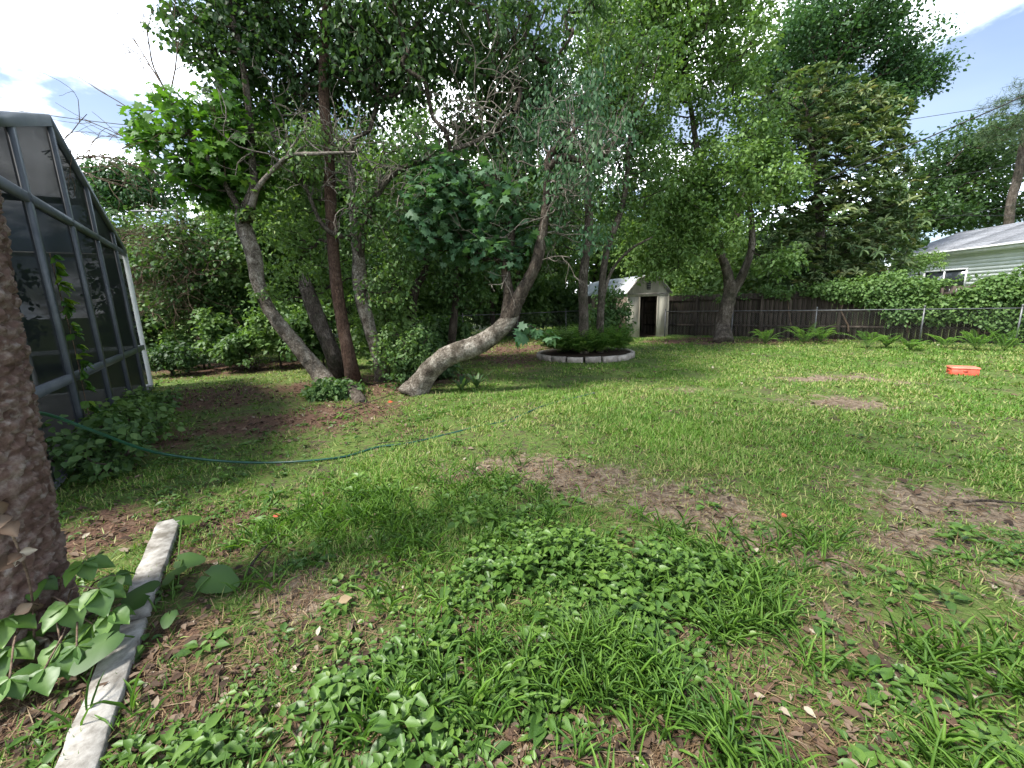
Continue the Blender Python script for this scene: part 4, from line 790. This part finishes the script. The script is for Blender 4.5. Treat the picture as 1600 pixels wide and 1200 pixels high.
for lb, px, py, Y, rx, ry, mt, sz, tm in (('low dark feathery shrub beside the white corner post', 262, 552, 10.6, 45, 22, 'leaf_dark', .1, DIAMOND), ('leafy low shrub below the brush pile', 385, 545, 11., 40, 22, 'leaf_mid', .12, OVAL), ('dense leafy shrub at the foot of the clump', 632, 545, 8.2, 45, 50, 'leaf_mid', .08, OVAL), ('low leafy shrub around the leaning trunk foot', 520, 615, 7.4, 40, 18, 'leaf_mid', .09, OVAL), ('wispy green shrub at the right of the shed side wall', 945, 480, 13.2, 35, 45, 'leaf_mid', .11, OVAL)):
    c_ = at(px, py, Y); bush('shrub', lb, (c_[0], c_[1]), [E(px, py, Y, rx, ry), E(px+8, py+ry*.5, Y, rx*1.1, ry*.6)], 100, 26, .2, tm, sz, .7, mt, 'shrub', seed=90, trunk=.03)
for k, (lb, px, py, Y, rx, ry, mt) in enumerate((('low bushy mound between brush pile and leaning trunk', 430, 505, 11.4, 45, 38, 'leaf_light'), ('low bushy mound behind the broken trunk', 500, 515, 10.6, 40, 40, 'leaf_mid'), ('low bushy mound behind the twisted trunk', 600, 500, 10.4, 45, 50, 'leaf_light'), ('low bushy mound below the slender tree', 690, 520, 12., 45, 30, 'leaf_mid'), ('vine mound at the near end of the vine hedge', 310, 520, 11.6, 45, 32, 'leaf_light'), ('leafy mound over the far left fence rail', 215, 500, 12.2, 40, 45, 'leaf_mid'), ('low bushy mound left of the curved trunk', 660, 560, 9., 40, 30, 'leaf_dark'))):
    c_ = at(px, py, Y); bush('low_bush', lb, (c_[0], c_[1]), [E(px, py, Y, rx, ry), E(px, py+ry*.6, Y, rx*1.15, ry*.5)], 130, 26, .26, OVAL, .011*Y, .8, mt, 'bush', seed=190+k, gap=.3, trunk=.03)
# vines over the board fence
vf = thing('fence_vine', 'thick green vine draped over the board fence at right', 'vine', FB*.6+FA*.4)
n = 1100; u = rng.random(n)**.38*L; C = FA+fd*u[:, None]+UP*(1.68+rng.normal(0, .11, n)+.75*(fbm2(u, u*0, .8, 8)-.45)+.28*np.clip((u-7)/6, 0, 1)*rng.random(n))[:, None]+fs*rng.normal(0.02, .16, n)[:, None]
n2_ = 2300; u2 = L*(.38+.62*rng.random(n2_)**.8); C2 = FA+fd*u2[:, None]+UP*(1.85-rng.random(n2_)**1.15*1.5*np.clip((u2-6.3)/2.2, .12, 1)*(.55+.9*(fbm2(u2, u2*0, .9, 3)-.2)))[:, None]+fs*rng.uniform(.08, .42, n2_)[:, None]
C = np.vstack([C, C2]); C = C[vnoise(C*1.9, 63) > .33]; V, T, a = clump_leaves(C, .20*rng.uniform(.6, 1.5, len(C)), 20, DIAMOND, .10, .85, .6); part('leaves', V, T, M['leaf_light'], vf, {'v': a*.85})
mb = MB(); grow([FA+fd*k+UP*.3+fs*.1 for k in np.arange(6, L, 1.5)], C[::5], mb, .004); mb.build('stems', M['vine_stem'], vf, True)['kind'] = 'stuff'
# sword ferns and strap plants along the fence foot
def frond_plant(name, label, c, n_, ln, w, mat, leaflet=True, grp=None, cat='fern'):
    tt = thing(name, label, cat, c, grp); base_ang = rng.random()*6
    for k in range(n_):
        a = base_ang+k*2.399; d = np.array([math.cos(a), math.sin(a), 0]); l_ = ln*random.uniform(.7, 1.15); t_ = np.linspace(0, 1, 9)[:, None]
        out = random.uniform(.35, .75); path = c+d*l_*out*t_+UP*(l_*(.95*t_-.55*t_*t_*random.uniform(.6, 1.5)))+UP*.02
        if leaflet:
            mb = MB(); mb.tube(path, np.linspace(.005, .002, 9), 3); pts_ = spline(path, l_/26)[3:]; tg = nrm(np.gradient(pts_, axis=0)); s_ = nrm(np.cross(tg, UP)); m__ = len(pts_)
            sz = w*np.sin(np.linspace(.5, 3., m__))
            for sg in (-1, 1): mb.add(*scatter(DIAMOND, pts_, s_*sg+tg*.25, UP+0*pts_, np.maximum(sz, .01), .34, np.clip(rng.random()*.6+rng.random(m__)*.3, 0, 1)))
            mb.build('frond', mat, tt)
        else:
            s_ = nrm(np.cross(d, UP)); wd_ = w*np.sin(np.linspace(.35, 3.1, 9)); V = np.vstack([path-s_*wd_[:, None]/2, path-UP*.012*0, path+s_*wd_[:, None]/2]); V[9:18, 2] -= w*.12
            T = [q for i in range(8) for q in ((i, i+1, 10+i), (i, 10+i, 9+i), (9+i, 10+i, 19+i), (9+i, 19+i, 18+i))]; part('leaf', V, T, mat, tt, {'v': np.full(27, random.uniform(.1, .95))}, True)
    return tt
for k, px in enumerate((1205, 1245, 1290, 1350, 1390, 1432, 1470, 1520, 1565)):
    c_ = gp(px+random.uniform(-12, 12), 536+.03*(px-1200)+random.uniform(-4, 5)); c_[2] = 0
    frond_plant('sword_fern', ['arching fern at the board fence, nearest the forked trunk', 'small fern by the fence, second from the forked trunk', 'fern growing beside the middle fence post', 'tall fern just right of the middle fence post', 'upright fern under the hanging vine', 'broad arching fern below the vine, left of the orange box', 'fern at the fence straight behind the orange box', 'fern at the fence right of the orange box', 'fern at the fence by the right edge'][k], c_, random.randint(7, 13), random.uniform(.55, 1.25), .11, M['fern'], True, 'ferns along the fence foot')
for k, (px, py, lb) in enumerate(((722, 612, 'dark strap leaved plant at the foot of the curved trunk'), (745, 606, 'second strap leaved plant, right of the curved trunk foot'))):
    c_ = gp(px, py); c_[2] = 0; frond_plant('strap_plant', lb, c_, 16, .5, .055, M['leaf_dark'], False, None, 'plant')
# planter ferns: one uncountable mass
mb = MB()
for k in range(120):
    a, r_ = random.random()*6.283, random.random()**.5; c_ = PC+np.array([r_*(PRX-.2)*math.cos(a), r_*(PRY-.2)*math.sin(a), .14])
    for j in range(9):
        aa = random.random()*6.283; d = np.array([math.cos(aa), math.sin(aa), 0]); l_ = random.uniform(.5, 1.05); t_ = np.linspace(0, 1, 7)[:, None]
        path = c_+d*l_*random.uniform(.3, .8)*t_+UP*(l_*(1.25*t_-.75*t_*t_*random.uniform(.5, 1.4))); pts_ = spline(path, l_/11)[2:]; tg = nrm(np.gradient(pts_, axis=0)); s_ = nrm(np.cross(tg, UP)); m__ = len(pts_); hv = random.random()*.7
        for sg in (-1, 1): mb.add(*scatter(DIAMOND, pts_, s_*sg+tg*.3, UP+0*pts_, .11*np.sin(np.linspace(.5, 2.9, m__)), .5, np.full(m__, hv)+rng.random(m__)*.3))
tag(mb.build('fern_bed', M['fern']), 'dense mass of green ferns filling the block ringed bed', kind='stuff')
# ------------------------------------------------------------------ overhead cables
def cable(label, L_, rad, cat='cable', mat='cable', sag=.0):
    P = np.array([at(*p) for p in L_]); q = spline(P, .8); V, T = tube(q, rad, 6); tag(part('overhead_cable', V, T, M[mat], None, None, True), label, cat, 'overhead cables at right')
cable('thick black overhead cable sloping down across the loquat', [(1740, 85, 11), (1600, 150, 12), (1490, 198, 13), (1390, 240, 14), (1310, 272, 15), (1200, 322, 16.4)], .018)
cable('thin high overhead wire reaching the sky beside the oak', [(1700, 150, 22), (1560, 166, 22), (1400, 190, 23), (1330, 200, 24)], .012)
cable('thin overhead wire just below the dark distant oak top', [(1700, 244, 24), (1590, 258, 24), (1480, 276, 24), (1360, 290, 24)], .011)
cable('low pale wire running level over the house roof', [(1700, 340, 22), (1560, 337, 22), (1450, 336, 22), (1340, 330, 22)], .010)
cable('low wire rising to the right over the house roof', [(1700, 300, 22), (1560, 325, 22), (1470, 342, 22), (1380, 352, 22)], .010)
V, T = tube(spline(np.array([at(205, 330, 14), at(270, 329, 14), at(345, 330, 14)]), .3), .03, 6); tag(part('metal_pole', V, T, M['galv'], None, None, True), 'thin dark horizontal pole above the vine hedge', 'pole')
V, T = tube(spline(np.array([at(20, 172, 16), at(150, 190, 16), at(280, 202, 16), at(420, 208, 16)]), .6), .012, 6); tag(part('overhead_cable', V, T, M['cable'], None, None, True), 'thin overhead wire in the sky above the enclosure', 'cable')
sv = thing('stray_vine', 'bare vine sprays reaching past the enclosure roof against the sky', 'vine', wp(-2.6, topz(-2.6), .3)); mb = MB()
for k in range(9): twig_tree(mb, wp(-2.8+k*.12, topz(-2.8)+.12, .3), np.array([.9, .3, .5-.09*k]), random.uniform(.7, 1.3), .009, 2, spread=.5, curl=.3, lift=-.05)
mb.build('stems', M['vine_stem'], sv, True)['kind'] = 'stuff'
# ------------------------------------------------------------------ foreground plants
def leaf_obj(name, tm_, size, width, mat):
    V, T, a = scatter(tm_, np.zeros((1, 3)), np.array([[0, 1., 0]]), np.array([[0, 0, 1.]]), size, width, np.array([.5])); return V, T
def creeper_leaflet():
    n_ = 9; V = []; w = [0.02, .16, .28, .35, .36, .30, .21, .10, 0.0]
    for i in range(n_):
        y = i/(n_-1); s_ = .03 if i % 2 else -.0
        zz_ = .34*w[i]-.28*y*y+.03*(i % 2); V += [(-w[i]-s_*(0 < i < 8), y, zz_), (0, y, -.28*y*y), (w[i]+s_*(0 < i < 8), y, zz_)]
    T = []
    for i in range(n_-1):
        for j in (0, 1): a = i*3+j; T += [(a, a+1, a+4), (a, a+4, a+3)]
    return tmpl(V, T)
CREEP = creeper_leaflet()
def taro_leaf():
    out = []
    for a in np.linspace(-80, 260, 22):
        ar = math.radians(a); r = .5*(1+.55*max(math.sin(ar), 0)**7)*(1-.0) ; r *= .78 if -80 <= a < -60 or a > 240 else 1
        out.append((r*.82*math.cos(ar), .1+r*math.sin(ar), -.25*r*r*abs(math.cos(ar))-.15*max(math.sin(ar), 0)**2*r))
    V = [(0, 0.02, .0)]+out; return tmpl(V, [(0, 1+i, 2+i) for i in range(len(out)-1)])
TARO = taro_leaf()
cp = g2(gp(95, 985)); vc = thing('creeper_plant', 'creeper with large bright toothed leaves at the pine foot', 'creeper', cp); stem = MB()
LV = [(60, 975, 1.75, .13), (105, 945, 1.7, .14), (145, 975, 1.7, .15), (30, 935, 1.75, .13), (155, 920, 1.75, .13), (130, 880, 1.85, .13), (20, 1010, 1.6, .14), (60, 905, 1.8, .12), (180, 900, 1.85, .12), (95, 1005, 1.6, .13), (15, 1060, 1.45, .15), (70, 1045, 1.5, .13), (10, 965, 1.65, .14), (120, 1010, 1.58, .12), (40, 880, 1.8, .11), (175, 955, 1.72, .12)]
sh = {}
for k, (px, py, Y, s_) in enumerate(LV):
    c_ = at(px, py, Y); c_[2] = max(c_[2], .12); mid = (c_+cp)/2+np.array([random.uniform(-.1, .1), 0, .12]); stem.tube(spline(np.array([cp+rdir(1)[0]*.03*[1, 1, 0], mid, c_]), .05), .004, 5)
    base_a = math.atan2(c_[1]-TC[1]-.3, c_[0]-TC[0]+.1)-random.uniform(0, 1.2)
    for j, da in enumerate((-2.1, -1.05, 0, 1.05, 2.1)):
        d = np.array([math.cos(base_a+da), math.sin(base_a+da), random.uniform(-.75, -.2)]); V, T, a = scatter(CREEP, c_[None], d[None], np.array([[d[0]*.5+random.uniform(-.2, .2), d[1]*.5-.2+random.uniform(-.2, .2), 1.]]), s_*random.uniform(.8, 1.1)*(1-.12*abs(da)), 1., np.array([random.uniform(.1, .62)]))
        part('leaflet', V, T, M['weed'], vc, {'v': a}, True)
stem.build('stem', M['vine_stem'], vc, True)
# creeper shoots climbing the pine bark and the enclosure post
def climber(label, P, mat, leafsize, n_leaf, nrm_v, stemmat):
    P = np.array(P); q = spline(P, .05); tt = thing('climbing_vine', label, 'vine', P[0]); V, T = tube(q, .005, 5); part('stem', V, T, M[stemmat], tt, None, True); mb = MB()
    for k in range(n_leaf):
        p = q[random.randint(0, len(q)-1)]
        for j in range(3): mb.add(*scatter(CREEP, (p+nrm_v*.02)[None], (rdir(1)[0]*[1, 1, .5]+[0, 0, -.3]+nrm_v*.7)[None], (nrm_v+UP*.6+rdir(1)[0]*.3)[None], leafsize*random.uniform(.6, 1.1), 1., np.array([random.random()])))
    mb.build('leaves', mat, tt)
fr = -tv
climber('reddish vine shoot climbing the bark of the left pine', [TC+fr*.30+side*-.1+UP*.05, TC+fr*.31+side*-.14+UP*.4, TC+fr*.30+side*-.12+UP*.75, TC+fr*.29+side*-.02+UP*1.0+[.08, 0, 0]], M['litter'], .085, 7, fr, 'vine_stem')
climber('leafy vine climbing the enclosure post nearest the pine', [wp(-5.2, .0, -.08), wp(-5.15, .6, -.07), wp(-5.1, 1.2, -.07), wp(-5.12, 1.9, -.06), wp(-5.15, 2.3, -.06)], M['leaf_fig'], .13, 34, -wn, 'vine_stem')
climber('leafy vine spreading over the enclosure base rail', [wp(-6.2, .0, -.12), wp(-5.7, .25, -.1), wp(-5.2, .42, -.1), wp(-4.6, .3, -.1), wp(-4.0, .35, -.1)], M['leaf_fig'], .14, 40, -wn, 'vine_stem')
# taro
tp = g2(gp(262, 960)); ta = thing('taro_plant', 'taro plant with broad heart shaped leaves beside the edging strip', 'plant', tp)
for px, py, Y, s_, yaw in ((285, 812, 2.75, .15, 1.2), (285, 875, 2.3, .14, .4), (330, 905, 2.15, .21, -.3), (272, 898, 2.15, .16, 2.4), (225, 928, 1.95, .20, 2.9), (165, 1000, 1.62, .17, -1.7), (265, 965, 1.85, .09, -1.2)):
    c_ = at(px, py, Y); c_[2] = max(c_[2], .08); d = np.array([math.cos(yaw), math.sin(yaw)*.8, -.15]); g_ = np.array([tp[0]*.5+c_[0]*.5, tp[1]*.5+c_[1]*.5, 0])
    V, T, a = scatter(TARO, c_[None], d[None], np.array([[.1, -.5, 1.]]), s_, 1., np.array([random.uniform(.05, .3)])); part('leaf', V, T, M['leaf_tar'] if 'leaf_tar' in M else M['weed'], ta, {'v': a}, True)
    V, T = tube(spline(np.array([g_, (g_+c_)/2+[0, 0, .02], c_]), .04), [.005], 6) if False else tube(spline(np.array([g_, (g_+c_)/2+np.array([0, 0, .02]), c_]), .04), .0045, 6); part('stalk', V, T, M['weed'], ta, {'v': np.full(len(V), .6)}, True)
# ------------------------------------------------------------------ grass, weeds, litter
def sample(n, dmin, dmax, power=0., halfang=64):
    """random ground points, denser near the viewpoint"""
    a = np.radians(rng.uniform(-halfang, halfang, n)); u_ = rng.random(n); d = dmin*(dmax/dmin)**u_ if power == 0 else (dmin**power+(dmax**power-dmin**power)*u_)**(1/power)
    x = d*np.sin(a); y = d*np.cos(a); return x, y, d
def in_yard(x, y):
    keep = (y > .5)
    rel = np.stack([x-Cc[0], y-Cc[1]], 1); inside = (rel@wn[:2] > -.05) & (rel@wd[:2] < .1) & (rel@wd[:2] > -7.6) & (rel@wn[:2] < LEN); keep &= ~inside
    keep &= (np.stack([x-FA[0], y-FA[1]], 1)@fs[:2] > .1) | (x < 6)
    keep &= ((x-PC[0])/(PRX+.06))**2+((y-PC[1])/(PRY+.06))**2 > 1
    keep &= np.hypot(x-TC[0], y-TC[1]) > .3
    rs_ = np.stack([x-S0[0], y-S0[1]], 1); keep &= ~((rs_@SD[:2] > -.05) & (rs_@SD[:2] < SW+.05) & (rs_@SB[:2] > -.03) & (rs_@SB[:2] < SL))
    return keep
def shade_left(x, y): return 1/(1+np.exp((x+1.1+.10*(y-4))*2.2))*np.clip((y-2.4)/2., 0, 1)     # under the clump little grass grows
def tuft_grass(n, dmin, dmax, power, ln, wdt, per, mat, name, label, minlush=0., coarse=False):
    x, y, d = sample(n, dmin, dmax, power); nz_ = fbm2(x, y, 1.3, 21); nf_ = fbm2(x, y, 5., 27, 3); bare = field(BARE, x, y); litr = field(LIT, x, y); lush = field(LUSH, x, y)
    p = np.clip((nz_-.30)*3.2, .12, 1)*np.clip((nf_-.30)*3.6, .06, 1)*np.where(d < 3.2, np.clip((fbm2(x, y, 2.7, 77, 3)-.34)*4.5, .08, 1), 1.)*(1-.93*np.clip(bare*1.15, 0, 1))*(1-.85*np.clip(litr, 0, 1))*(1-.55*shade_left(x, y))+lush*.8
    k = (rng.random(n) < p) & in_yard(x, y); x, y, d, lush, nz_, bare = (q[k] for q in (x, y, d, lush, nz_, bare)); m__ = len(x)
    cen = np.stack([x, y, zground(x, y)-.004], 1); idx = np.repeat(np.arange(m__), per); N_ = len(idx)
    pos = cen[idx]+np.stack([rng.normal(0, .018, N_), rng.normal(0, .018, N_), np.zeros(N_)], 1)*(1+.18*d[idx])[:, None]
    az = rng.random(N_)*6.283; tilt = rng.uniform(.25, 1.25, N_); dr = np.stack([np.cos(az)*np.sin(tilt), np.sin(az)*np.sin(tilt), np.cos(tilt)], 1)
    sz = ln*rng.uniform(.55, 1.25, N_)*(1+.7*lush[idx])*(1-.35*np.clip(bare[idx], 0, 1)); wid = (wdt*(1+.16*np.maximum(d-2.5, 0)))[idx] if not np.isscalar(d) else wdt
    up_v = np.stack([-np.cos(az)*np.cos(tilt), -np.sin(az)*np.cos(tilt), np.sin(tilt)], 1)+rdir(N_)*.5
    var = np.clip(.5*np.clip((nz_[idx]-.2)*1.3, 0, 1)+.42*rng.random(N_)+.25*lush[idx]-.1, 0, .86); dead = rng.random(N_) < (.15+.25*np.clip(fbm2(x, y, .55, 83, 3)-.42, 0, 1)*4+.35*bare)[idx]; var[dead] = rng.uniform(.92, 1, dead.sum())
    V, T, a = scatter(SPIKE if coarse else BLADE, pos, dr, up_v, sz, wid/sz, var, bend=.15+.2*rng.random(N_)); tag(part(name, V, T, mat, None, {'v': a}), label, kind='stuff'); return len(T)
tris = 0
tris += tuft_grass(61000, 1.0, 6., 0, .08, .0055, 5, M['grass'], 'lawn_grass', 'short patchy lawn grass in the near yard')
tris += tuft_grass(130000, 5., 20., 1.0, .088, .010, 5, M['grass'], 'lawn_grass', 'mown lawn grass in the far yard', coarse=True)
# broad St Augustine blades in the right foreground, long tufts elsewhere
x, y, d = sample(13000, 1., 4.2, 0); k_ = field(patches([(1250, 1060, 330, 190, 1.), (1300, 960, 220, 90, .8), (1180, 860, 110, 40, .6), (850, 900, 160, 100, .5), (650, 790, 160, 60, .6), (780, 1130, 120, 90, .35), (560, 1150, 300, 100, .35)]), x, y)
k = (rng.random(len(x)) < k_*np.clip((fbm2(x, y, 2.6, 33, 3)-.42)*5, 0, 1)) & in_yard(x, y); x, y = x[k], y[k]; per = 6; idx = np.repeat(np.arange(len(x)), per); n = len(idx)
pos = np.stack([x, y, zground(x, y)], 1)[idx]+np.stack([rng.normal(0, .02, n), rng.normal(0, .02, n), 0*x[idx]], 1); az = rng.random(n)*6.283; tl = rng.uniform(.2, 1.1, n)
dr = np.stack([np.cos(az)*np.sin(tl), np.sin(az)*np.sin(tl), np.cos(tl)], 1); upv = np.stack([-np.cos(az)*np.cos(tl), -np.sin(az)*np.cos(tl), np.sin(tl)], 1)+rdir(n)*.35
sz = rng.uniform(.09, .23, n); V, T, a = scatter(STRAP, pos, dr, upv, sz, rng.uniform(.006, .012, n)/sz, np.clip(rng.random(n)**1.4*.62, 0, .85), bend=.28*rng.random(n))
tag(part('coarse_grass', V, T, M['grass'], None, {'v': a}), 'broad bladed coarse grass tufts in the right foreground', kind='stuff')
# broadleaf weeds: a small leaved creeping kind and a taller pointed kind
NEARGRASS = patches([(1300, 1060, 340, 150, 1.)])
def weeds(n, dmax, base, gain, per, size, hmax, width, tm, noise_s, seed, name, label, near=1.):
    x, y, d = sample(n, 1.02, dmax, 0); wk = field(WEED, x, y)*(1-.75*field(NEARGRASS, x, y)); bare = field(BARE, x, y)
    k = (rng.random(len(x)) < np.clip(wk*gain*np.clip((fbm2(x, y, noise_s, seed, 3)-.38)*4.5, 0, 1), 0, 1)*(1-.6*bare)+base) & in_yard(x, y)
    x, y, wk, d = x[k], y[k], wk[k], d[k]; m__ = len(x); idx = np.repeat(np.arange(m__), per); n_ = len(idx); lv = np.tile(np.arange(per), m__)/(per-1)
    hgt = .02+hmax*np.clip(wk, 0, 1)*rng.random(m__)**.8; psz = size*rng.uniform(.5, 1.5, m__)
    az = np.tile(np.arange(per), m__)*2.4+np.repeat(rng.random(m__)*6, per)+rng.normal(0, .25, n_); rr = psz[idx]*(1-.55*lv)*.55*rng.uniform(.5, 1.3, n_); el = rng.uniform(-.25, .6, n_)+.35*lv
    lx = np.repeat(rng.normal(0, .35, m__), per)*hgt[idx]*lv; ly = np.repeat(rng.normal(0, .35, m__), per)*hgt[idx]*lv
    pos = np.stack([x[idx]+np.cos(az)*rr+lx, y[idx]+np.sin(az)*rr+ly, zground(x, y)[idx]+.012+hgt[idx]*(.2+.8*lv)], 1)
    dr = np.stack([np.cos(az), np.sin(az), el], 1); upv = np.stack([-np.cos(az)*.25, -np.sin(az)*.25, np.ones(n_)], 1)+rdir(n_)*.35
    V, T, a = scatter(tm, pos, dr, upv, psz[idx]*(1.2-.55*lv)*rng.uniform(.6, 1.25, n_), width, np.clip(.05+.4*lv+.38*np.repeat(rng.random(m__), per)+.15*rng.random(n_), 0, .97), bend=.25)
    tag(part(name, V, T, M['weed'], None, {'v': a}, False), label, kind='stuff')
    mb = MB(); st_ = np.stack([x, y, zground(x, y)], 1); tall = np.where(hgt > .06)[0][:2500]
    if len(tall):
        V, T, a = scatter(BLADE, st_[tall], np.tile([0., 0., 1.], (len(tall), 1))+rdir(len(tall))*.15, rdir(len(tall)), hgt[tall], .004/hgt[tall], np.full(len(tall), .5)); tag(part(name.replace('weeds', 'weed_stems'), V, T, M['weed'], None, {'v': a}), 'thin stems of the '+label, kind='stuff')
    return m__
POINTED = tmpl([(0, 0, 0), (.34, .3, .08), (.30, .55, .07), (0, 1, -.14), (-.30, .55, .07), (-.34, .3, .08)], HEX)
NW = weeds(42000, 10., .012, .42, 7, .036, .05, .62, OVAL, 2.4, 41, 'creeping_weeds', 'small leaved creeping weeds in the lawn')
NW += weeds(13000, 6.5, .006, .55, 9, .062, .24, .8, POINTED, 1.6, 47, 'broadleaf_weeds', 'taller pointed leaf weeds in foreground patches')
NW += weeds(4600, 3.6, .012, .2, 9, .058, .16, .72, POINTED, 2.1, 49, 'large_leaf_weeds', 'scattered larger leaved seedlings in the foreground')
# litter: straw, pine needles, dead leaves
x, y, d = sample(85000, 1.0, 14., 0); bare = field(BARE, x, y); litr = field(LIT, x, y); k = (rng.random(len(x)) < .22+.6*bare+.6*litr) & in_yard(x, y); x, y, d = x[k], y[k], d[k]; n = len(x)
az = rng.random(n)*6.283; dr = np.stack([np.cos(az), np.sin(az), rng.normal(0, .14, n)], 1); pos = np.stack([x, y, zground(x, y)+.006+.012*rng.random(n)], 1); sz = rng.uniform(.04, .16, n)*(1+.03*d); V, T, a = scatter(BLADE, pos, dr, UP+rdir(n)*.3, sz, .0035*(1+.22*np.maximum(d-2, 0))/sz, np.clip(rng.beta(1.6, 1.8, n), 0, 1), bend=.12)
tag(part('dry_straw', V, T, M['straw'], None, {'v': a}), 'fallen pine needles and dry grass straw on the soil', kind='stuff')
x, y, d = sample(42000, 1.0, 18., 0); litr = field(LIT, x, y); k = (rng.random(len(x)) < .07+.75*litr) & in_yard(x, y); x, y, d = x[k], y[k], d[k]; n = len(x); az = rng.random(n)*6.283
V, T, a = scatter(OVAL, np.stack([x, y, zground(x, y)+.012+.01*rng.random(n)], 1), np.stack([np.cos(az), np.sin(az), rng.normal(0, .25, n)], 1), UP+rdir(n)*.55, rng.uniform(.018, .055, n)*(1+.10*d), .55, rng.beta(1.1, 1.4, n))
tag(part('leaf_litter', V, T, M['litter'], None, {'v': a}), 'brown fallen leaves scattered under the trees', kind='stuff')
# a few real sticks
for k, (pa, pb, r_, lb) in enumerate((((1505, 790), (1625, 795), .012, 'long bare twig on dry grass at the right edge'), ((820, 1196), (1010, 1188), .006, 'thin dark root along the bottom of the picture'), ((385, 905), (445, 835), .010, 'short dark stick among weeds right of the edging'), ((590, 697), (660, 690), .007, 'thin fallen stick near the hose'), ((520, 652), (650, 606), .008, 'thin bare branch lying by the stump'))):
    p, q = gp(*pa), gp(*pb); p[2] = q[2] = .03; m1 = (p+q)/2+rdir(1)[0]*[.06, .06, 0]+[0, 0, .015]; tt = spline(np.array([p, (p+m1)/2+rdir(1)[0]*.02, m1, q]), .03); V, T = tube(tt, np.linspace(r_, r_*.5, len(tt)), 6, .3); tag(part('stick', V, T, M['bark_dark'], None, None, True), lb, 'stick')
for o in ROOTS:
    if '_o' in o: del o['_o']
tot = sum(len(o.data.polygons) for o in bpy.data.objects if o.type == 'MESH'); print('POLYS', tot, 'weeds', NW)
